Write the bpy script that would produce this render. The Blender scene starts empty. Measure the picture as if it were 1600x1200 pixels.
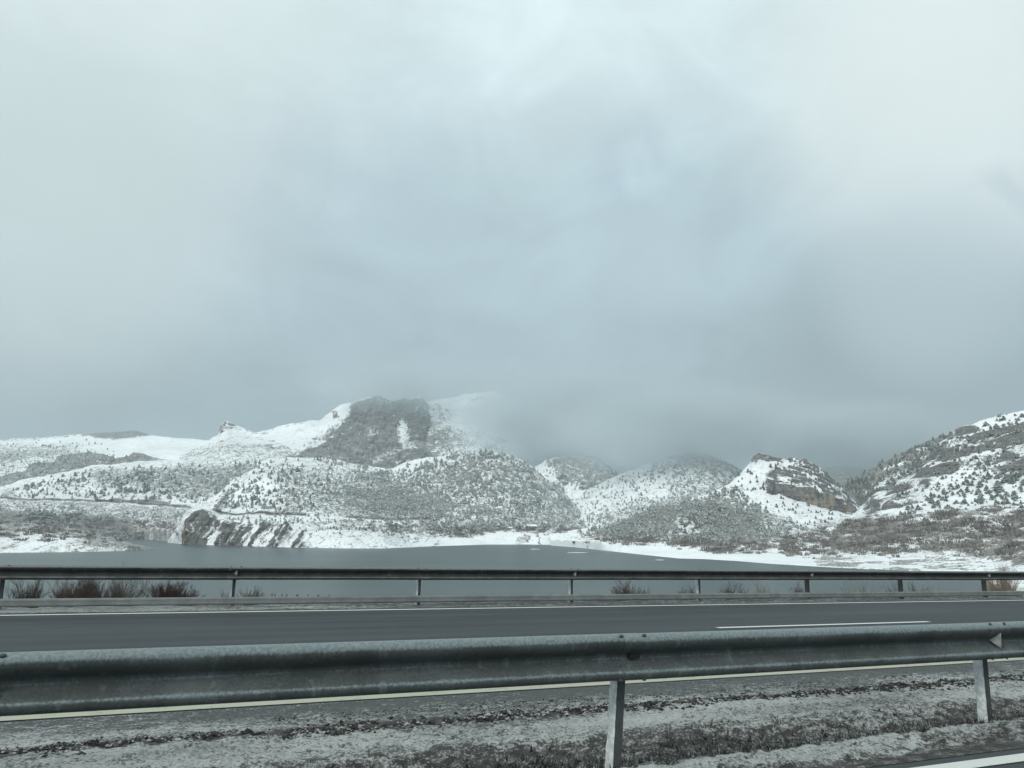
import bpy, bmesh, math, random
import numpy as np
from mathutils import Vector, Matrix
R = math.radians
random.seed(7); rng = np.random.default_rng(7)
sc = bpy.context.scene
col = sc.collection

# ------------------------------------------------------------------ camera, sky, sun, exposure
F, HY, CAMZ = 1240.0, 825.0, 18.0          # focal length in photo pixels, horizon row, eye height over the lake (m)
PITCH = math.atan((HY - 600) / F)
cam_d = bpy.data.cameras.new('camera'); cam = bpy.data.objects.new('camera', cam_d); col.objects.link(cam)
cam.location = (0, 0, CAMZ); cam.rotation_euler = (R(90) + PITCH, 0, 0)
cam_d.sensor_width = 36; cam_d.lens = F / 1600 * 36; cam_d.clip_start = 0.05; cam_d.clip_end = 30000
sc.camera = cam

SUN_EL, SUN_AZ, SUN_E, SKY_K = 38.0, 215.0, 1.7, 0.1   # azimuth clockwise from +Y (the view): behind, to the left
world = bpy.data.worlds.new('World'); sc.world = world; world.use_nodes = True

def build_world():
    nt = world.node_tree; nt.nodes.clear(); N = nt.nodes.new; L = nt.links.new
    out = N('ShaderNodeOutputWorld'); bg = N('ShaderNodeBackground'); bg.inputs['Strength'].default_value = SKY_K
    L(bg.outputs[0], out.inputs['Surface'])
    sky = N('ShaderNodeTexSky'); sky.sky_type = 'NISHITA'; sky.sun_disc = False
    sky.sun_elevation = R(SUN_EL); sky.sun_rotation = R(SUN_AZ); sky.altitude = 1000
    tc = N('ShaderNodeTexCoord')
    nrm = N('ShaderNodeVectorMath'); nrm.operation = 'NORMALIZE'; L(tc.outputs['Generated'], nrm.inputs[0])
    d = nrm.outputs[0]
    def math_(op, a, b=None, clamp=False):
        m = N('ShaderNodeMath'); m.operation = op; m.use_clamp = clamp
        for i, v in enumerate((a, b)):
            if v is None: continue
            if isinstance(v, (int, float)): m.inputs[i].default_value = v
            else: L(v, m.inputs[i])
        return m.outputs[0]
    def noise(scale, detail, rough, dist=0.0, off=(0, 0, 0), stretch=(1, 1, 1)):
        mp = N('ShaderNodeMapping'); L(d, mp.inputs['Vector']); mp.inputs['Location'].default_value = off
        mp.inputs['Scale'].default_value = stretch
        n = N('ShaderNodeTexNoise'); L(mp.outputs[0], n.inputs['Vector'])
        n.inputs['Scale'].default_value = scale; n.inputs['Detail'].default_value = detail
        n.inputs['Roughness'].default_value = rough; n.inputs['Distortion'].default_value = dist
        return n.outputs['Fac']
    sep = N('ShaderNodeSeparateXYZ'); L(d, sep.inputs[0])
    n1 = noise(2.2, 3, 0.5, 0.2, (0.3, 0.2, 1.4), (1, 1, 1.6))
    zz = math_('ADD', sep.outputs[2], math_('MULTIPLY', math_('SUBTRACT', n1, 0.5), 0.13))
    # overcast: dim low cloud, bright cloud overhead
    ramp = N('ShaderNodeValToRGB'); L(zz, ramp.inputs[0]); cr = ramp.color_ramp
    stops = SKY_STOPS
    while len(cr.elements) < len(stops): cr.elements.new(0.5)
    for e, (p, c) in zip(cr.elements, stops): e.position = p; e.color = (*c, 1)
    def mixc(a, b, f):
        m = N('ShaderNodeMix'); m.data_type = 'RGBA'
        for s, v in ((m.inputs['Factor'], f), (m.inputs[6], a), (m.inputs[7], b)):
            if isinstance(v, (int, float)): s.default_value = v
            elif isinstance(v, tuple): s.default_value = (*v, 1)
            else: L(v, s)
        return m.outputs[2]
    c = ramp.outputs[0]
    # soft billows, and slightly bluer thin places between them
    n2 = noise(4.2, 5, 0.52, 0.4, (1.7, 0.0, 0.4), (1, 1, 1.3))
    gain = math_('ADD', 1.0, math_('MULTIPLY', math_('SUBTRACT', n2, 0.5), 0.30))
    vm = N('ShaderNodeVectorMath'); vm.operation = 'SCALE'; L(c, vm.inputs[0]); L(gain, vm.inputs['Scale'])
    c = vm.outputs[0]
    def spot(px, py, r0, r1):
        v = Vector(ray(px, py)).normalized()
        dt = N('ShaderNodeVectorMath'); dt.operation = 'DOT_PRODUCT'; L(d, dt.inputs[0]); dt.inputs[1].default_value = v
        mr = N('ShaderNodeMapRange'); mr.interpolation_type = 'SMOOTHSTEP'; L(dt.outputs['Value'], mr.inputs[0])
        mr.inputs[1].default_value = math.cos(R(r1)); mr.inputs[2].default_value = math.cos(R(r0))
        return mr.outputs[0]
    n3 = noise(9.0, 4, 0.55, 0.6, (0.2, 0.9, 2.2))
    k3 = math_('MULTIPLY', math_('SUBTRACT', n3, 0.40), 5.5, True)
    n4 = noise(6.0, 6, 0.56, 0.9, (0.6, 1.9, 0.2), (1, 1, 1.5))
    g4 = math_('ADD', 1.0, math_('MULTIPLY', math_('SUBTRACT', n4, 0.5), 0.42))
    v4 = N('ShaderNodeVectorMath'); v4.operation = 'SCALE'; L(c, v4.inputs[0]); L(g4, v4.inputs['Scale']); c = v4.outputs[0]
    for (px, py, r0, r1, colr, amt, nz) in SKY_SPOTS:
        f = math_('MULTIPLY', spot(px, py, r0, r1), amt)
        if nz: f = math_('MULTIPLY', f, k3, True)
        c = mixc(c, colr, f)
    sc10 = N('ShaderNodeVectorMath'); sc10.operation = 'SCALE'; L(c, sc10.inputs[0]); sc10.inputs['Scale'].default_value = 1.0 / SKY_K
    c = mixc(sky.outputs[0], sc10.outputs[0], 0.965)
    L(c, bg.inputs['Color'])

fwv = np.array([0, math.cos(PITCH), math.sin(PITCH)]); upv = np.array([0, -math.sin(PITCH), math.cos(PITCH)])
CAM = np.array([0, 0, CAMZ])
def ray(x, y): return np.array([(x - 800) / F, 0, 0]) + upv * (600 - y) / F + fwv

SKY_STOPS = [(0.0, (0.28, 0.36, 0.395)), (0.14, (0.335, 0.425, 0.46)), (0.20, (0.395, 0.505, 0.55)), (0.27, (0.45, 0.575, 0.635)), (0.41, (0.52, 0.66, 0.71)),
             (0.52, (0.68, 0.82, 0.85)), (0.62, (0.78, 0.92, 0.94)), (1.0, (0.88, 0.98, 0.99))]
SKY_SPOTS = [(1520, 120, 1, 15, (0.84, 0.93, 0.92), 0.75, False), (40, 60, 2, 24, (0.78, 0.88, 0.87), 0.5, False), (40, 330, 1, 14, (0.60, 0.71, 0.71), 0.55, False),
             (1000, 262, 0.3, 5, (0.44, 0.56, 0.65), 0.55, True), (520, 350, 1, 9, (0.45, 0.57, 0.66), 0.35, True),
             (1250, 540, 1, 6, (0.46, 0.57, 0.61), 0.6, True),
             (1080, 380, 0.5, 5, (0.43, 0.55, 0.61), 0.5, True), (1560, 320, 0.5, 3, (0.42, 0.54, 0.62), 0.5, True),
             (1400, 650, 2, 14, (0.30, 0.38, 0.41), 0.85, False), (1450, 440, 0.5, 8, (0.53, 0.645, 0.69), 0.6, False), (1020, 410, 0.5, 5, (0.51, 0.64, 0.69), 0.4, False)]
build_world()
sun_d = bpy.data.lights.new('sun', 'SUN'); sun_d.energy = SUN_E; sun_d.angle = R(14); sun_d.color = (1.0, 0.97, 0.92)
sun = bpy.data.objects.new('sun', sun_d); col.objects.link(sun)
sd = Vector((math.sin(R(SUN_AZ)) * math.cos(R(SUN_EL)), math.cos(R(SUN_AZ)) * math.cos(R(SUN_EL)), math.sin(R(SUN_EL))))
sun.rotation_euler = sd.to_track_quat('Z', 'Y').to_euler(); sun.location = (0, -40, 120)
sc.view_settings.view_transform = 'Standard'; sc.view_settings.look = 'None'
sc.view_settings.exposure = 0.0; sc.view_settings.gamma = 1.0; sc.view_settings.use_curve_mapping = False
sc.cycles.use_denoising = True; sc.cycles.max_bounces = 6; sc.cycles.volume_bounces = 4
sc.cycles.volume_step_rate = 1.0; sc.cycles.volume_max_steps = 128

# ------------------------------------------------------------------ helpers
def tag(o, label=None, cat=None, group=None, kind=None):
    for k, v in (('label', label), ('category', cat), ('group', group), ('kind', kind)):
        if v: o[k] = v
    return o

def link(name, me, mat=None, parent=None):
    o = bpy.data.objects.new(name, me); col.objects.link(o)
    if mat is not None:
        me.materials.clear()
        for m in (mat if isinstance(mat, (list, tuple)) else [mat]): me.materials.append(m)
    if parent is not None: o.parent = parent
    return o

def np_mesh(name, V, Fq, smooth=False, attrs=None, mats=None):
    """V (n,3); Fq (m,3) or (m,4) int array"""
    V = np.asarray(V, np.float32); Fq = np.asarray(Fq, np.int32); k = Fq.shape[1]
    me = bpy.data.meshes.new(name)
    me.vertices.add(len(V)); me.vertices.foreach_set('co', V.ravel())
    me.loops.add(Fq.size); me.loops.foreach_set('vertex_index', Fq.ravel())
    me.polygons.add(len(Fq)); me.polygons.foreach_set('loop_start', np.arange(0, Fq.size, k, dtype=np.int32))
    me.polygons.foreach_set('loop_total', np.full(len(Fq), k, np.int32))
    me.polygons.foreach_set('use_smooth', np.full(len(Fq), smooth, bool))
    if mats is not None: me.polygons.foreach_set('material_index', np.asarray(mats, np.int32))
    for nm, a in (attrs or {}).items():
        at = me.attributes.new(nm, 'FLOAT', 'POINT'); at.data.foreach_set('value', np.asarray(a, np.float32).ravel())
    me.update(calc_edges=True); me.validate()
    return me

def _h(ix, iy, iz, seed):
    h = (ix * 374761393 + iy * 668265263 + iz * 2147483647 % 1013904223 + iz * 1274126177 + seed * 974634781) & 0xFFFFFFFF
    h = ((h ^ (h >> 13)) * 1274126177) & 0xFFFFFFFF
    h = ((h ^ (h >> 16)) * 2246822519) & 0xFFFFFFFF
    return ((h ^ (h >> 15)) & 0xFFFFFF) / float(0xFFFFFF)
def vnoise(p, seed=0):
    p = np.asarray(p, float); i = np.floor(p).astype(np.int64); f = p - i; f = f * f * f * (f * (f * 6 - 15) + 10)
    r = 0
    for dx in (0, 1):
        wx = f[..., 0] if dx else 1 - f[..., 0]
        for dy in (0, 1):
            wy = f[..., 1] if dy else 1 - f[..., 1]
            for dz in (0, 1):
                wz = f[..., 2] if dz else 1 - f[..., 2]
                r = r + wx * wy * wz * _h(i[..., 0] + dx, i[..., 1] + dy, i[..., 2] + dz, seed)
    return r * 2 - 1
def fbm(p, octs=4, seed=0, gain=0.5, ridged=False):
    a, r, tot = 1.0, 0, 0
    p = np.asarray(p, float)
    for k in range(octs):
        n = vnoise(p * 2.03 ** k + 17.3 * k, seed + k)
        if ridged: n = 1 - 2 * np.abs(n)
        r = r + a * n; tot += a; a *= gain
    return r / tot
def sstep(a, b, x):
    t = np.clip((x - a) / (b - a), 0, 1); return t * t * (3 - 2 * t)

def poly_mask(X, Y, poly, soft=4.0):
    """1 inside the polygon, fading over `soft` photo pixels at its edge"""
    X = np.asarray(X, float); Y = np.asarray(Y, float)
    inside = np.zeros(X.shape, bool); dist = np.full(X.shape, 1e9)
    n = len(poly)
    for k in range(n):
        x0, y0 = poly[k]; x1, y1 = poly[(k + 1) % n]
        cond = ((y0 > Y) != (y1 > Y)) & (X < (x1 - x0) * (Y - y0) / ((y1 - y0) if y1 != y0 else 1e-9) + x0)
        inside ^= cond
        dx, dy = x1 - x0, y1 - y0; t = np.clip(((X - x0) * dx + (Y - y0) * dy) / max(dx * dx + dy * dy, 1e-9), 0, 1)
        dist = np.minimum(dist, np.hypot(X - x0 - t * dx, Y - y0 - t * dy))
    s = np.where(inside, dist, -dist)
    return sstep(-soft, soft, s)
def line_mask(X, Y, pts, half=2.0, soft=1.0):
    yl = np.interp(X, [p[0] for p in pts], [p[1] for p in pts])
    m = 1 - sstep(half - soft, half + soft, np.abs(Y - yl))
    return m * (X >= pts[0][0]) * (X <= pts[-1][0])

# ------------------------------------------------------------------ materials
MAT = {}
class NB:
    """tiny node builder"""
    def __init__(s, name):
        s.m = bpy.data.materials.new(name); s.m.use_nodes = True; s.nt = s.m.node_tree; s.nt.nodes.clear()
        s.out = s.N('ShaderNodeOutputMaterial'); s.p = s.N('ShaderNodeBsdfPrincipled'); s.L(s.p.outputs[0], s.out.inputs['Surface'])
        MAT[name] = s.m
    def N(s, t): return s.nt.nodes.new(t)
    def L(s, a, b): s.nt.links.new(a, b)
    def set(s, sock, v):
        if isinstance(v, (int, float)): sock.default_value = v
        elif isinstance(v, (tuple, list)): sock.default_value = (*v, 1) if len(sock.default_value) == 4 and len(v) == 3 else v
        else: s.L(v, sock)
    def math(s, op, a, b=0.0, clamp=False):
        m = s.N('ShaderNodeMath'); m.operation = op; m.use_clamp = clamp; s.set(m.inputs[0], a); s.set(m.inputs[1], b); return m.outputs[0]
    def mix(s, a, b, f):
        m = s.N('ShaderNodeMix'); m.data_type = 'RGBA'; s.set(m.inputs[0], f); s.set(m.inputs[6], a); s.set(m.inputs[7], b); return m.outputs[2]
    def pos(s): return s.N('ShaderNodeNewGeometry').outputs['Position']
    def obj(s): return s.N('ShaderNodeTexCoord').outputs['Object']
    def map(s, v, scale=(1, 1, 1), loc=(0, 0, 0), rot=(0, 0, 0)):
        m = s.N('ShaderNodeMapping'); s.L(v, m.inputs[0]); m.inputs['Scale'].default_value = scale
        m.inputs['Location'].default_value = loc; m.inputs['Rotation'].default_value = rot; return m.outputs[0]
    def noise(s, v, scale, detail=4, rough=0.55, dist=0.0):
        n = s.N('ShaderNodeTexNoise'); s.L(v, n.inputs['Vector']); n.inputs['Scale'].default_value = scale
        n.inputs['Detail'].default_value = detail; n.inputs['Roughness'].default_value = rough; n.inputs['Distortion'].default_value = dist
        return n.outputs['Fac']
    def attr(s, name):
        a = s.N('ShaderNodeAttribute'); a.attribute_name = name; return a.outputs['Fac']
    def ss(s, x, a, b):
        m = s.N('ShaderNodeMapRange'); m.interpolation_type = 'SMOOTHSTEP'; s.set(m.inputs[0], x); m.inputs[1].default_value = a; m.inputs[2].default_value = b
        return m.outputs[0]
    def bump(s, h, strength=0.3, dist=0.1):
        b = s.N('ShaderNodeBump'); b.inputs['Strength'].default_value = strength; b.inputs['Distance'].default_value = dist
        s.L(h, b.inputs['Height']); s.L(b.outputs[0], s.p.inputs['Normal'])
    def nz(s):
        g = s.N('ShaderNodeNewGeometry'); x = s.N('ShaderNodeSeparateXYZ'); s.L(g.outputs['Normal'], x.inputs[0]); return x.outputs[2]
    def fin(s, color, rough=0.9, metal=0.0, spec=0.3):
        s.set(s.p.inputs['Base Color'], color); s.set(s.p.inputs['Roughness'], rough); s.set(s.p.inputs['Metallic'], metal)
        s.set(s.p.inputs['Specular IOR Level'], spec); return s.m

SNOW = (0.88, 0.905, 0.91)
def terrain_mat(name, fine, veg_a=(0.085, 0.092, 0.082), veg_b=(0.23, 0.235, 0.215), rock_a=(0.07, 0.07, 0.067), rock_b=(0.19, 0.185, 0.175), ochre=0.0, dip=(0, 0, 0)):
    """fine = size of one speck of scrub in metres"""
    b = NB(name); p = b.pos()
    n_s = b.noise(p, 1.0 / fine, 3, 0.65); n_m = b.noise(p, 0.22 / fine, 5, 0.6); n_l = b.noise(p, 0.03 / fine, 3, 0.5)
    def cover(att, n, k):
        thr = b.math('SUBTRACT', 0.70, b.math('MULTIPLY', att, 0.40))
        return b.math('ADD', b.math('MULTIPLY', b.math('SUBTRACT', n, thr), k), 0.5, True)
    nn = b.math('ADD', b.math('MULTIPLY', n_s, 0.6), b.math('MULTIPLY', n_m, 0.4))
    vegf = cover(b.attr('veg'), b.math('ADD', b.math('MULTIPLY', b.math('SUBTRACT', nn, 0.5), 1.55), 0.5), 9)
    # a thin scatter of single specks everywhere on the snow
    speck = b.math('MULTIPLY', b.ss(n_s, 0.58, 0.66), b.ss(n_m, 0.40, 0.56))
    vegf = b.math('MAXIMUM', vegf, b.math('MULTIPLY', speck, b.attr('speck')))
    n_r = b.noise(p, 0.35 / fine, 5, 0.62)
    rockf = cover(b.attr('rock'), n_r, 12)
    # snow caught on the flatter bits of rock
    cling = b.math('MULTIPLY', b.ss(b.nz(), 0.55, 0.85), b.ss(n_m, 0.40, 0.60))
    cling = b.math('MULTIPLY', cling, b.math('SUBTRACT', 1.0, b.attr('bare')))
    rockf = b.math('MULTIPLY', rockf, b.math('SUBTRACT', 1.0, cling))
    strat = b.noise(b.map(p, (0.3, 0.3, 2.2), rot=dip), 0.3 / fine, 4, 0.6)
    streak = b.noise(b.map(p, (1.2, 1.2, 0.16)), 0.35 / fine, 4, 0.6)
    rock = b.mix(rock_a, rock_b, b.ss(b.math('ADD', b.math('MULTIPLY', strat, 0.5), b.math('MULTIPLY', streak, 0.5)), 0.36, 0.62))
    rock = b.mix(rock, (0.27, 0.215, 0.15), b.math('MULTIPLY', b.attr('ochre'), b.ss(streak, 0.42, 0.62)))
    veg = b.mix(veg_a, veg_b, b.ss(n_m, 0.35, 0.62))
    veg = b.mix(veg, b.mix((0.12, 0.105, 0.095), (0.27, 0.25, 0.235), b.ss(n_m, 0.36, 0.62)), b.attr('brown'))
    snow = b.mix(SNOW, (0.74, 0.77, 0.78), b.ss(n_l, 0.35, 0.7))
    c = b.mix(snow, veg, vegf); c = b.mix(c, rock, rockf)
    c = b.mix(c, (0.055, 0.05, 0.046), b.attr('dirt'))
    b.bump(b.math('ADD', n_s, b.math('MULTIPLY', n_r, 1.5)), 0.5, fine * 0.6)
    return b.fin(c, 0.9, 0, 0.2)

TERR = {k: terrain_mat('snowy_terrain_%s' % k, s) for k, s in (('near', 1.1), ('mid', 2.4), ('far', 4.5))}

def simple(name, c, rough=0.8, metal=0.0, spec=0.3, var=0.0, scale=8.0, c2=None):
    b = NB(name); col_ = c
    if c2 is not None: col_ = b.mix(c, c2, b.ss(b.noise(b.obj(), scale, 5, 0.6), 0.4, 0.62))
    return b.fin(col_, rough, metal, spec)

def foliage_mat(name, a, c, snow_amt):
    b = NB(name); p = b.pos()
    n = b.noise(p, 0.9, 3, 0.6); n2 = b.noise(p, 0.03, 3, 0.5)
    inf = b.N('ShaderNodeObjectInfo')
    base = b.mix(a, c, b.ss(b.math('ADD', b.math('MULTIPLY', n, 0.5), b.math('MULTIPLY', n2, 0.5)), 0.38, 0.62))
    f = b.math('MULTIPLY', b.ss(b.nz(), 0.30, 0.8), b.ss(n, 0.44, 0.60))
    f = b.math('MULTIPLY', f, snow_amt)
    return b.fin(b.mix(base, (0.72, 0.76, 0.77), f), 0.9, 0, 0.15)
foliage_mat('pine_needles', (0.040, 0.050, 0.038), (0.095, 0.105, 0.078), 0.55)
foliage_mat('frosted_needles', (0.085, 0.10, 0.087), (0.31, 0.335, 0.31), 0.9)
foliage_mat('bare_twigs', (0.13, 0.12, 0.108), (0.29, 0.275, 0.255), 0.45)
foliage_mat('red_twigs', (0.065, 0.043, 0.040), (0.16, 0.12, 0.11), 0.0)
foliage_mat('grey_twigs', (0.07, 0.062, 0.052), (0.20, 0.185, 0.16), 0.0)
foliage_mat('tan_reed', (0.12, 0.098, 0.068), (0.26, 0.22, 0.16), 0.25)
foliage_mat('dark_twigs', (0.045, 0.038, 0.035), (0.115, 0.10, 0.092), 0.1)
simple('bark', (0.09, 0.075, 0.062), 0.9)

# ------------------------------------------------------------------ hills and shores
def interp_poly(pts, x): return np.interp(x, [p[0] for p in pts], [p[1] for p in pts])
def fnD(D, x):
    if D is None: return None
    if isinstance(D, (int, float)): return np.full(x.shape, float(D))
    return interp_poly(D, x)
PATCH = {}; RAW = [None, None]     # RAW: positions without the ragged edge, for man-made lines
def columns(x0, x1, step):
    inner0, inner1 = max(x0, -40), min(x1, 1640)
    xs = list(np.arange(inner0, inner1 + 1e-6, step))
    if x0 < inner0: xs = list(np.arange(x0, inner0, step * 5)) + xs
    if x1 > inner1: xs = xs + list(np.arange(inner1 + step * 5, x1 + 1e-6, step * 5))
    return np.array(xs)
def patch(name, rows, x0, x1, mask, step=1.7, rowpx=1.35, amp=1.0, wl=26.0, gully=2.0, mat='mid', label=None, shape=None, seed=0, back=1.25):
    """A hill given as contour rows from its foot to its crest; each row has photo positions and its real distance, the back slope goes on behind the crest."""
    X = columns(x0, x1, step); nx = len(X)
    ys, Ds = [], []
    for D, pts in rows:
        y = interp_poly(pts, X)
        d = fnD(D, X)
        if d is None:                               # on the lake: distance follows from the height of the eye
            rr = -upv[2] * (600 - y) / F - fwv[2]
            t = (CAMZ - 0.15) / np.maximum(rr, 1e-4); d = t * ((600 - y) / F * upv[1] + fwv[1])
        ys.append(y); Ds.append(d)
    for k in range(1, len(Ds)): Ds[k] = np.maximum(Ds[k], Ds[k - 1] + 4)
    Y2, D2, K = [], [], []
    for k in range(len(ys) - 1):
        gap = np.max(np.abs(ys[k] - ys[k + 1])[(X > -60) & (X < 1660)])
        n = int(np.clip(gap / rowpx, 4, 120))
        for j in range(n):
            t = j / n; Y2.append(ys[k] * (1 - t) + ys[k + 1] * t); D2.append(Ds[k] * (1 - t) + Ds[k + 1] * t); K.append(k + t)
    Y2.append(ys[-1]); D2.append(Ds[-1]); K.append(len(ys) - 1.0)
    Yp = np.array(Y2); D = np.array(D2); Xp = np.broadcast_to(X, Yp.shape)
    v = (600 - Yp) / F
    t = D / (upv[1] * v + fwv[1])
    P = np.stack([t * (Xp - 800) / F, D, CAMZ + t * (upv[2] * v + fwv[2])], -1)
    # relief in metres, scaled with how far the hill is
    s = np.median(Ds[-1]) / F                       # metres per photo pixel
    q = P / s
    fade = np.clip((P[..., 2] + 0.2) / (6 * s), 0.0, 1)
    rel = amp * 2.6 * fbm(q / wl * 2.4, 5, seed + 1, 0.58) + gully * 2.4 * fbm(q * np.array([1, 0.5, 0.6]) / (wl * 2.2), 4, seed + 9, ridged=True) * 0.7
    rel = rel * s * fade
    P[..., 2] += rel; P[..., 1] -= rel * 0.6
    M = {k: np.zeros(Yp.shape) for k in ('veg', 'rock', 'brown', 'ochre', 'dirt', 'bare', 'speck')}
    M['speck'] += 0.7
    RAW[0], RAW[1] = Xp, Yp + 0.5 * fbm(q / 9, 2, seed + 33)
    mask(Xp + 6 * fbm(q / 11, 4, seed + 31, 0.62), Yp + 4.5 * fbm(q / 11, 4, seed + 37, 0.62), M)
    # broken rock faces
    rk = M['rock']
    rr = fbm(q * np.array([1.4, 1.4, 0.5]) / 11, 4, seed + 21, ridged=True)
    P[..., 1] -= rk * rr * 2.6 * s * fade; P[..., 2] += rk * fbm(q / 6, 3, seed + 23) * 1.1 * s * fade
    if shape: shape(P, Xp, Yp, M, s, q)
    # foot skirt below the ground, and the back slope
    foot = P[:1].copy(); foot[..., 1] -= 6; foot[..., 2] = -1.6
    crest = P[-1:]
    b1 = crest.copy(); b1[..., 0] *= 1.05; b1[..., 1] *= 1.05; b1[..., 2] = np.maximum(crest[..., 2] * 0.86 - 2, -1.6)
    b2 = crest.copy(); b2[..., 0] *= back; b2[..., 1] *= back; b2[..., 2] = -1.6
    A = np.concatenate([foot, P, b1, b2], 0)
    at = {k: np.concatenate([m[:1], m, m[-1:], m[-1:]], 0) for k, m in M.items()}
    ny = A.shape[0]
    idx = np.arange(ny * nx).reshape(ny, nx)
    Fq = np.stack([idx[:-1, :-1], idx[:-1, 1:], idx[1:, 1:], idx[1:, :-1]], -1).reshape(-1, 4)
    me = np_mesh(name, A.reshape(-1, 3), Fq, True, {k: a for k, a in at.items()})
    o = link(name, me, TERR[mat]); o['kind'] = 'structure'
    if label: o['label'] = label
    PATCH[name + '|' + (label or '')] = PATCH[label or name] = dict(P=P, X=Xp, Y=Yp, s=s)
    return o

def clipm(M):
    for k in M: np.clip(M[k], 0, 1, out=M[k])

# -- the spit at the left
def m_spit(X, Y, M):
    cr = interp_poly([(-300, 812), (0, 820), (40, 817), (90, 823), (130, 828), (170, 838), (244, 857)], X)
    M['veg'] += 0.60 - 0.42 * sstep(6, 26, Y - cr)
    stripe = 1.8 * fbm(np.stack([(X * 0.5 + Y * 1.6) / 7, X / 60, X * 0], -1), 3, 19)
    M['veg'] += 0.30 * stripe * sstep(8, 20, Y - cr) + 0.1
    M['brown'] += 0.45
    clipm(M)
patch('hill', [(None, [(-300, 870), (0, 863.5), (120, 862), (200, 860.5), (244, 858), (250, 857.6)]),
               (640, [(-300, 850), (0, 846), (100, 845), (180, 850), (244, 857.2), (250, 857.4)]),
               (760, [(-300, 812), (0, 820), (40, 817), (90, 823), (130, 828), (170, 838), (200, 848), (230, 855), (244, 856.8), (250, 857.2)])],
      -300, 250, m_spit, amp=0.5, gully=0.8, mat='near', label='low snowy spit reaching into the lake at the left', seed=3)

# -- long slope with the road cut, left
ROADL = [(-350, 770), (0, 776.5), (40, 779), (80, 780), (130, 783), (180, 785.5), (240, 787.5), (300, 794), (318, 798)]
def m_left(X, Y, M):
    r = np.interp(X, [p[0] for p in ROADL], [p[1] for p in ROADL])
    below = sstep(0, 6, Y - r)
    M['veg'] += 0.26 + 0.28 * below
    M['veg'] += 0.5 * poly_mask(X, Y, [(-300, 800), (0, 800), (110, 806), (200, 812), (215, 834), (0, 846), (-300, 846)], 8)
    M['veg'] += 0.38 * poly_mask(X, Y, [(140, 738), (230, 734), (400, 722), (400, 770), (300, 780), (230, 765), (150, 760)], 10)
    M['veg'] += 0.06 * poly_mask(X, Y, [(190, 822), (300, 818), (300, 850), (190, 850)], 6); M['brown'] += 0.5 * poly_mask(X, Y, [(190, 822), (300, 818), (300, 850), (190, 850)], 6); M['rock'] += 0.30 * poly_mask(X, Y, [(235, 834), (300, 812), (300, 850), (235, 850)], 6)
    M['brown'] += 0.35 * below + 0.4 * poly_mask(X, Y, [(-300, 812), (0, 812), (60, 816), (0, 828), (-300, 830)], 6) + 0.5 * poly_mask(X, Y, [(120, 812), (280, 810), (280, 824), (120, 826)], 6)
    M['dirt'] += line_mask(*RAW, [(-350, 773), (0, 777.5), (40, 779.8), (130, 784), (240, 788.5), (300, 795)], 1.5, 0.9) * 0.95
    M['dirt'] += line_mask(*RAW, [(150, 784), (165, 784), (180, 782.5), (200, 784), (240, 785), (265, 787.5)], 1.6, 1.2) * 0.9
    M['rock'] += poly_mask(X, Y, [(0, 778), (10, 768), (20, 768), (32, 778)], 2) * 0.9
    clipm(M)
patch('hill', [(None, [(-350, 846), (0, 846), (200, 843), (225, 842.5), (260, 845), (290, 848), (420, 852)]),
               ([(-350, 1300), (420, 1100)], [(-350, 838), (0, 838), (200, 833), (260, 828), (300, 815), (420, 815)]),
               (1420, [(-350, 774), (0, 781), (40, 783.5), (130, 787.5), (240, 792), (300, 799), (340, 803), (420, 808)]),
               (1445, [(-350, 770), (0, 775.5), (40, 778), (130, 782), (240, 786.5), (300, 793), (340, 798), (420, 803)]),
               (1620, [(-350, 744), (0, 767), (60, 754), (130, 740), (220, 737), (300, 742), (420, 744)]),
               (1750, [(-350, 745), (0, 762), (40, 750), (100, 738), (150, 728), (210, 722), (260, 720), (300, 721), (380, 722), (420, 722)])],
      -350, 420, m_left, amp=1.0, gully=1.6, mat='mid', label='long snowy hillside crossed by a dark road cutting at the left', seed=11)

# -- wooded knolls behind it
def m_knoll(X, Y, M):
    M['veg'] += 0.78; M['brown'] += 0.25
    M['rock'] += 0.6 * poly_mask(X, Y, [(45, 735), (52, 722), (85, 720), (84, 736)], 4) + 0.6 * poly_mask(X, Y, [(198, 714), (212, 704), (226, 706), (240, 718), (215, 718)], 4)
    M['veg'] -= 0.25 * sstep(210, 280, X)
    clipm(M)
patch('hill', [(1830, [(-200, 800), (0, 790), (300, 770)]),
               (2000, [(-200, 752), (0, 745), (40, 736), (52, 725), (85, 723), (90, 714), (110, 709), (140, 708), (165, 712), (180, 718), (200, 713), (210, 707), (225, 708), (240, 714), (270, 722), (300, 726)])],
      -200, 300, m_knoll, amp=1.0, gully=1.5, mat='mid', label='dark scrubby knolls behind the left hillside', seed=17)

# -- far snowy plateau
def m_plat(X, Y, M):
    M['veg'] += 0.08 + 0.34 * (1 - sstep(60, 200, X)) * sstep(690, 715, Y) + 0.25 * poly_mask(X, Y, [(-200, 690), (110, 694), (160, 712), (-200, 735)], 8)
    M['veg'] += 0.85 * poly_mask(X, Y, [(134, 681), (150, 674), (205, 670), (240, 681), (215, 684), (180, 688), (160, 686)], 1.6)
    M['veg'] += 0.5 * line_mask(X, Y, [(0, 689), (60, 685), (110, 682), (140, 680)], 1.0, 0.8)
    M['speck'] *= 0.6
    clipm(M)
patch('hill', [(2150, [(-300, 790), (420, 790)]), (2600, [(-300, 715), (0, 716), (150, 712), (420, 716)]),
               (3000, [(-300, 690), (0, 688), (60, 684), (110, 681), (145, 679), (180, 676), (210, 673), (235, 680), (270, 685), (320, 688), (420, 690)])],
      -300, 420, m_plat, amp=0.6, gully=1.0, mat='far', label='far snowy ridge with a dark wooded top at the left', seed=23)

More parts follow.
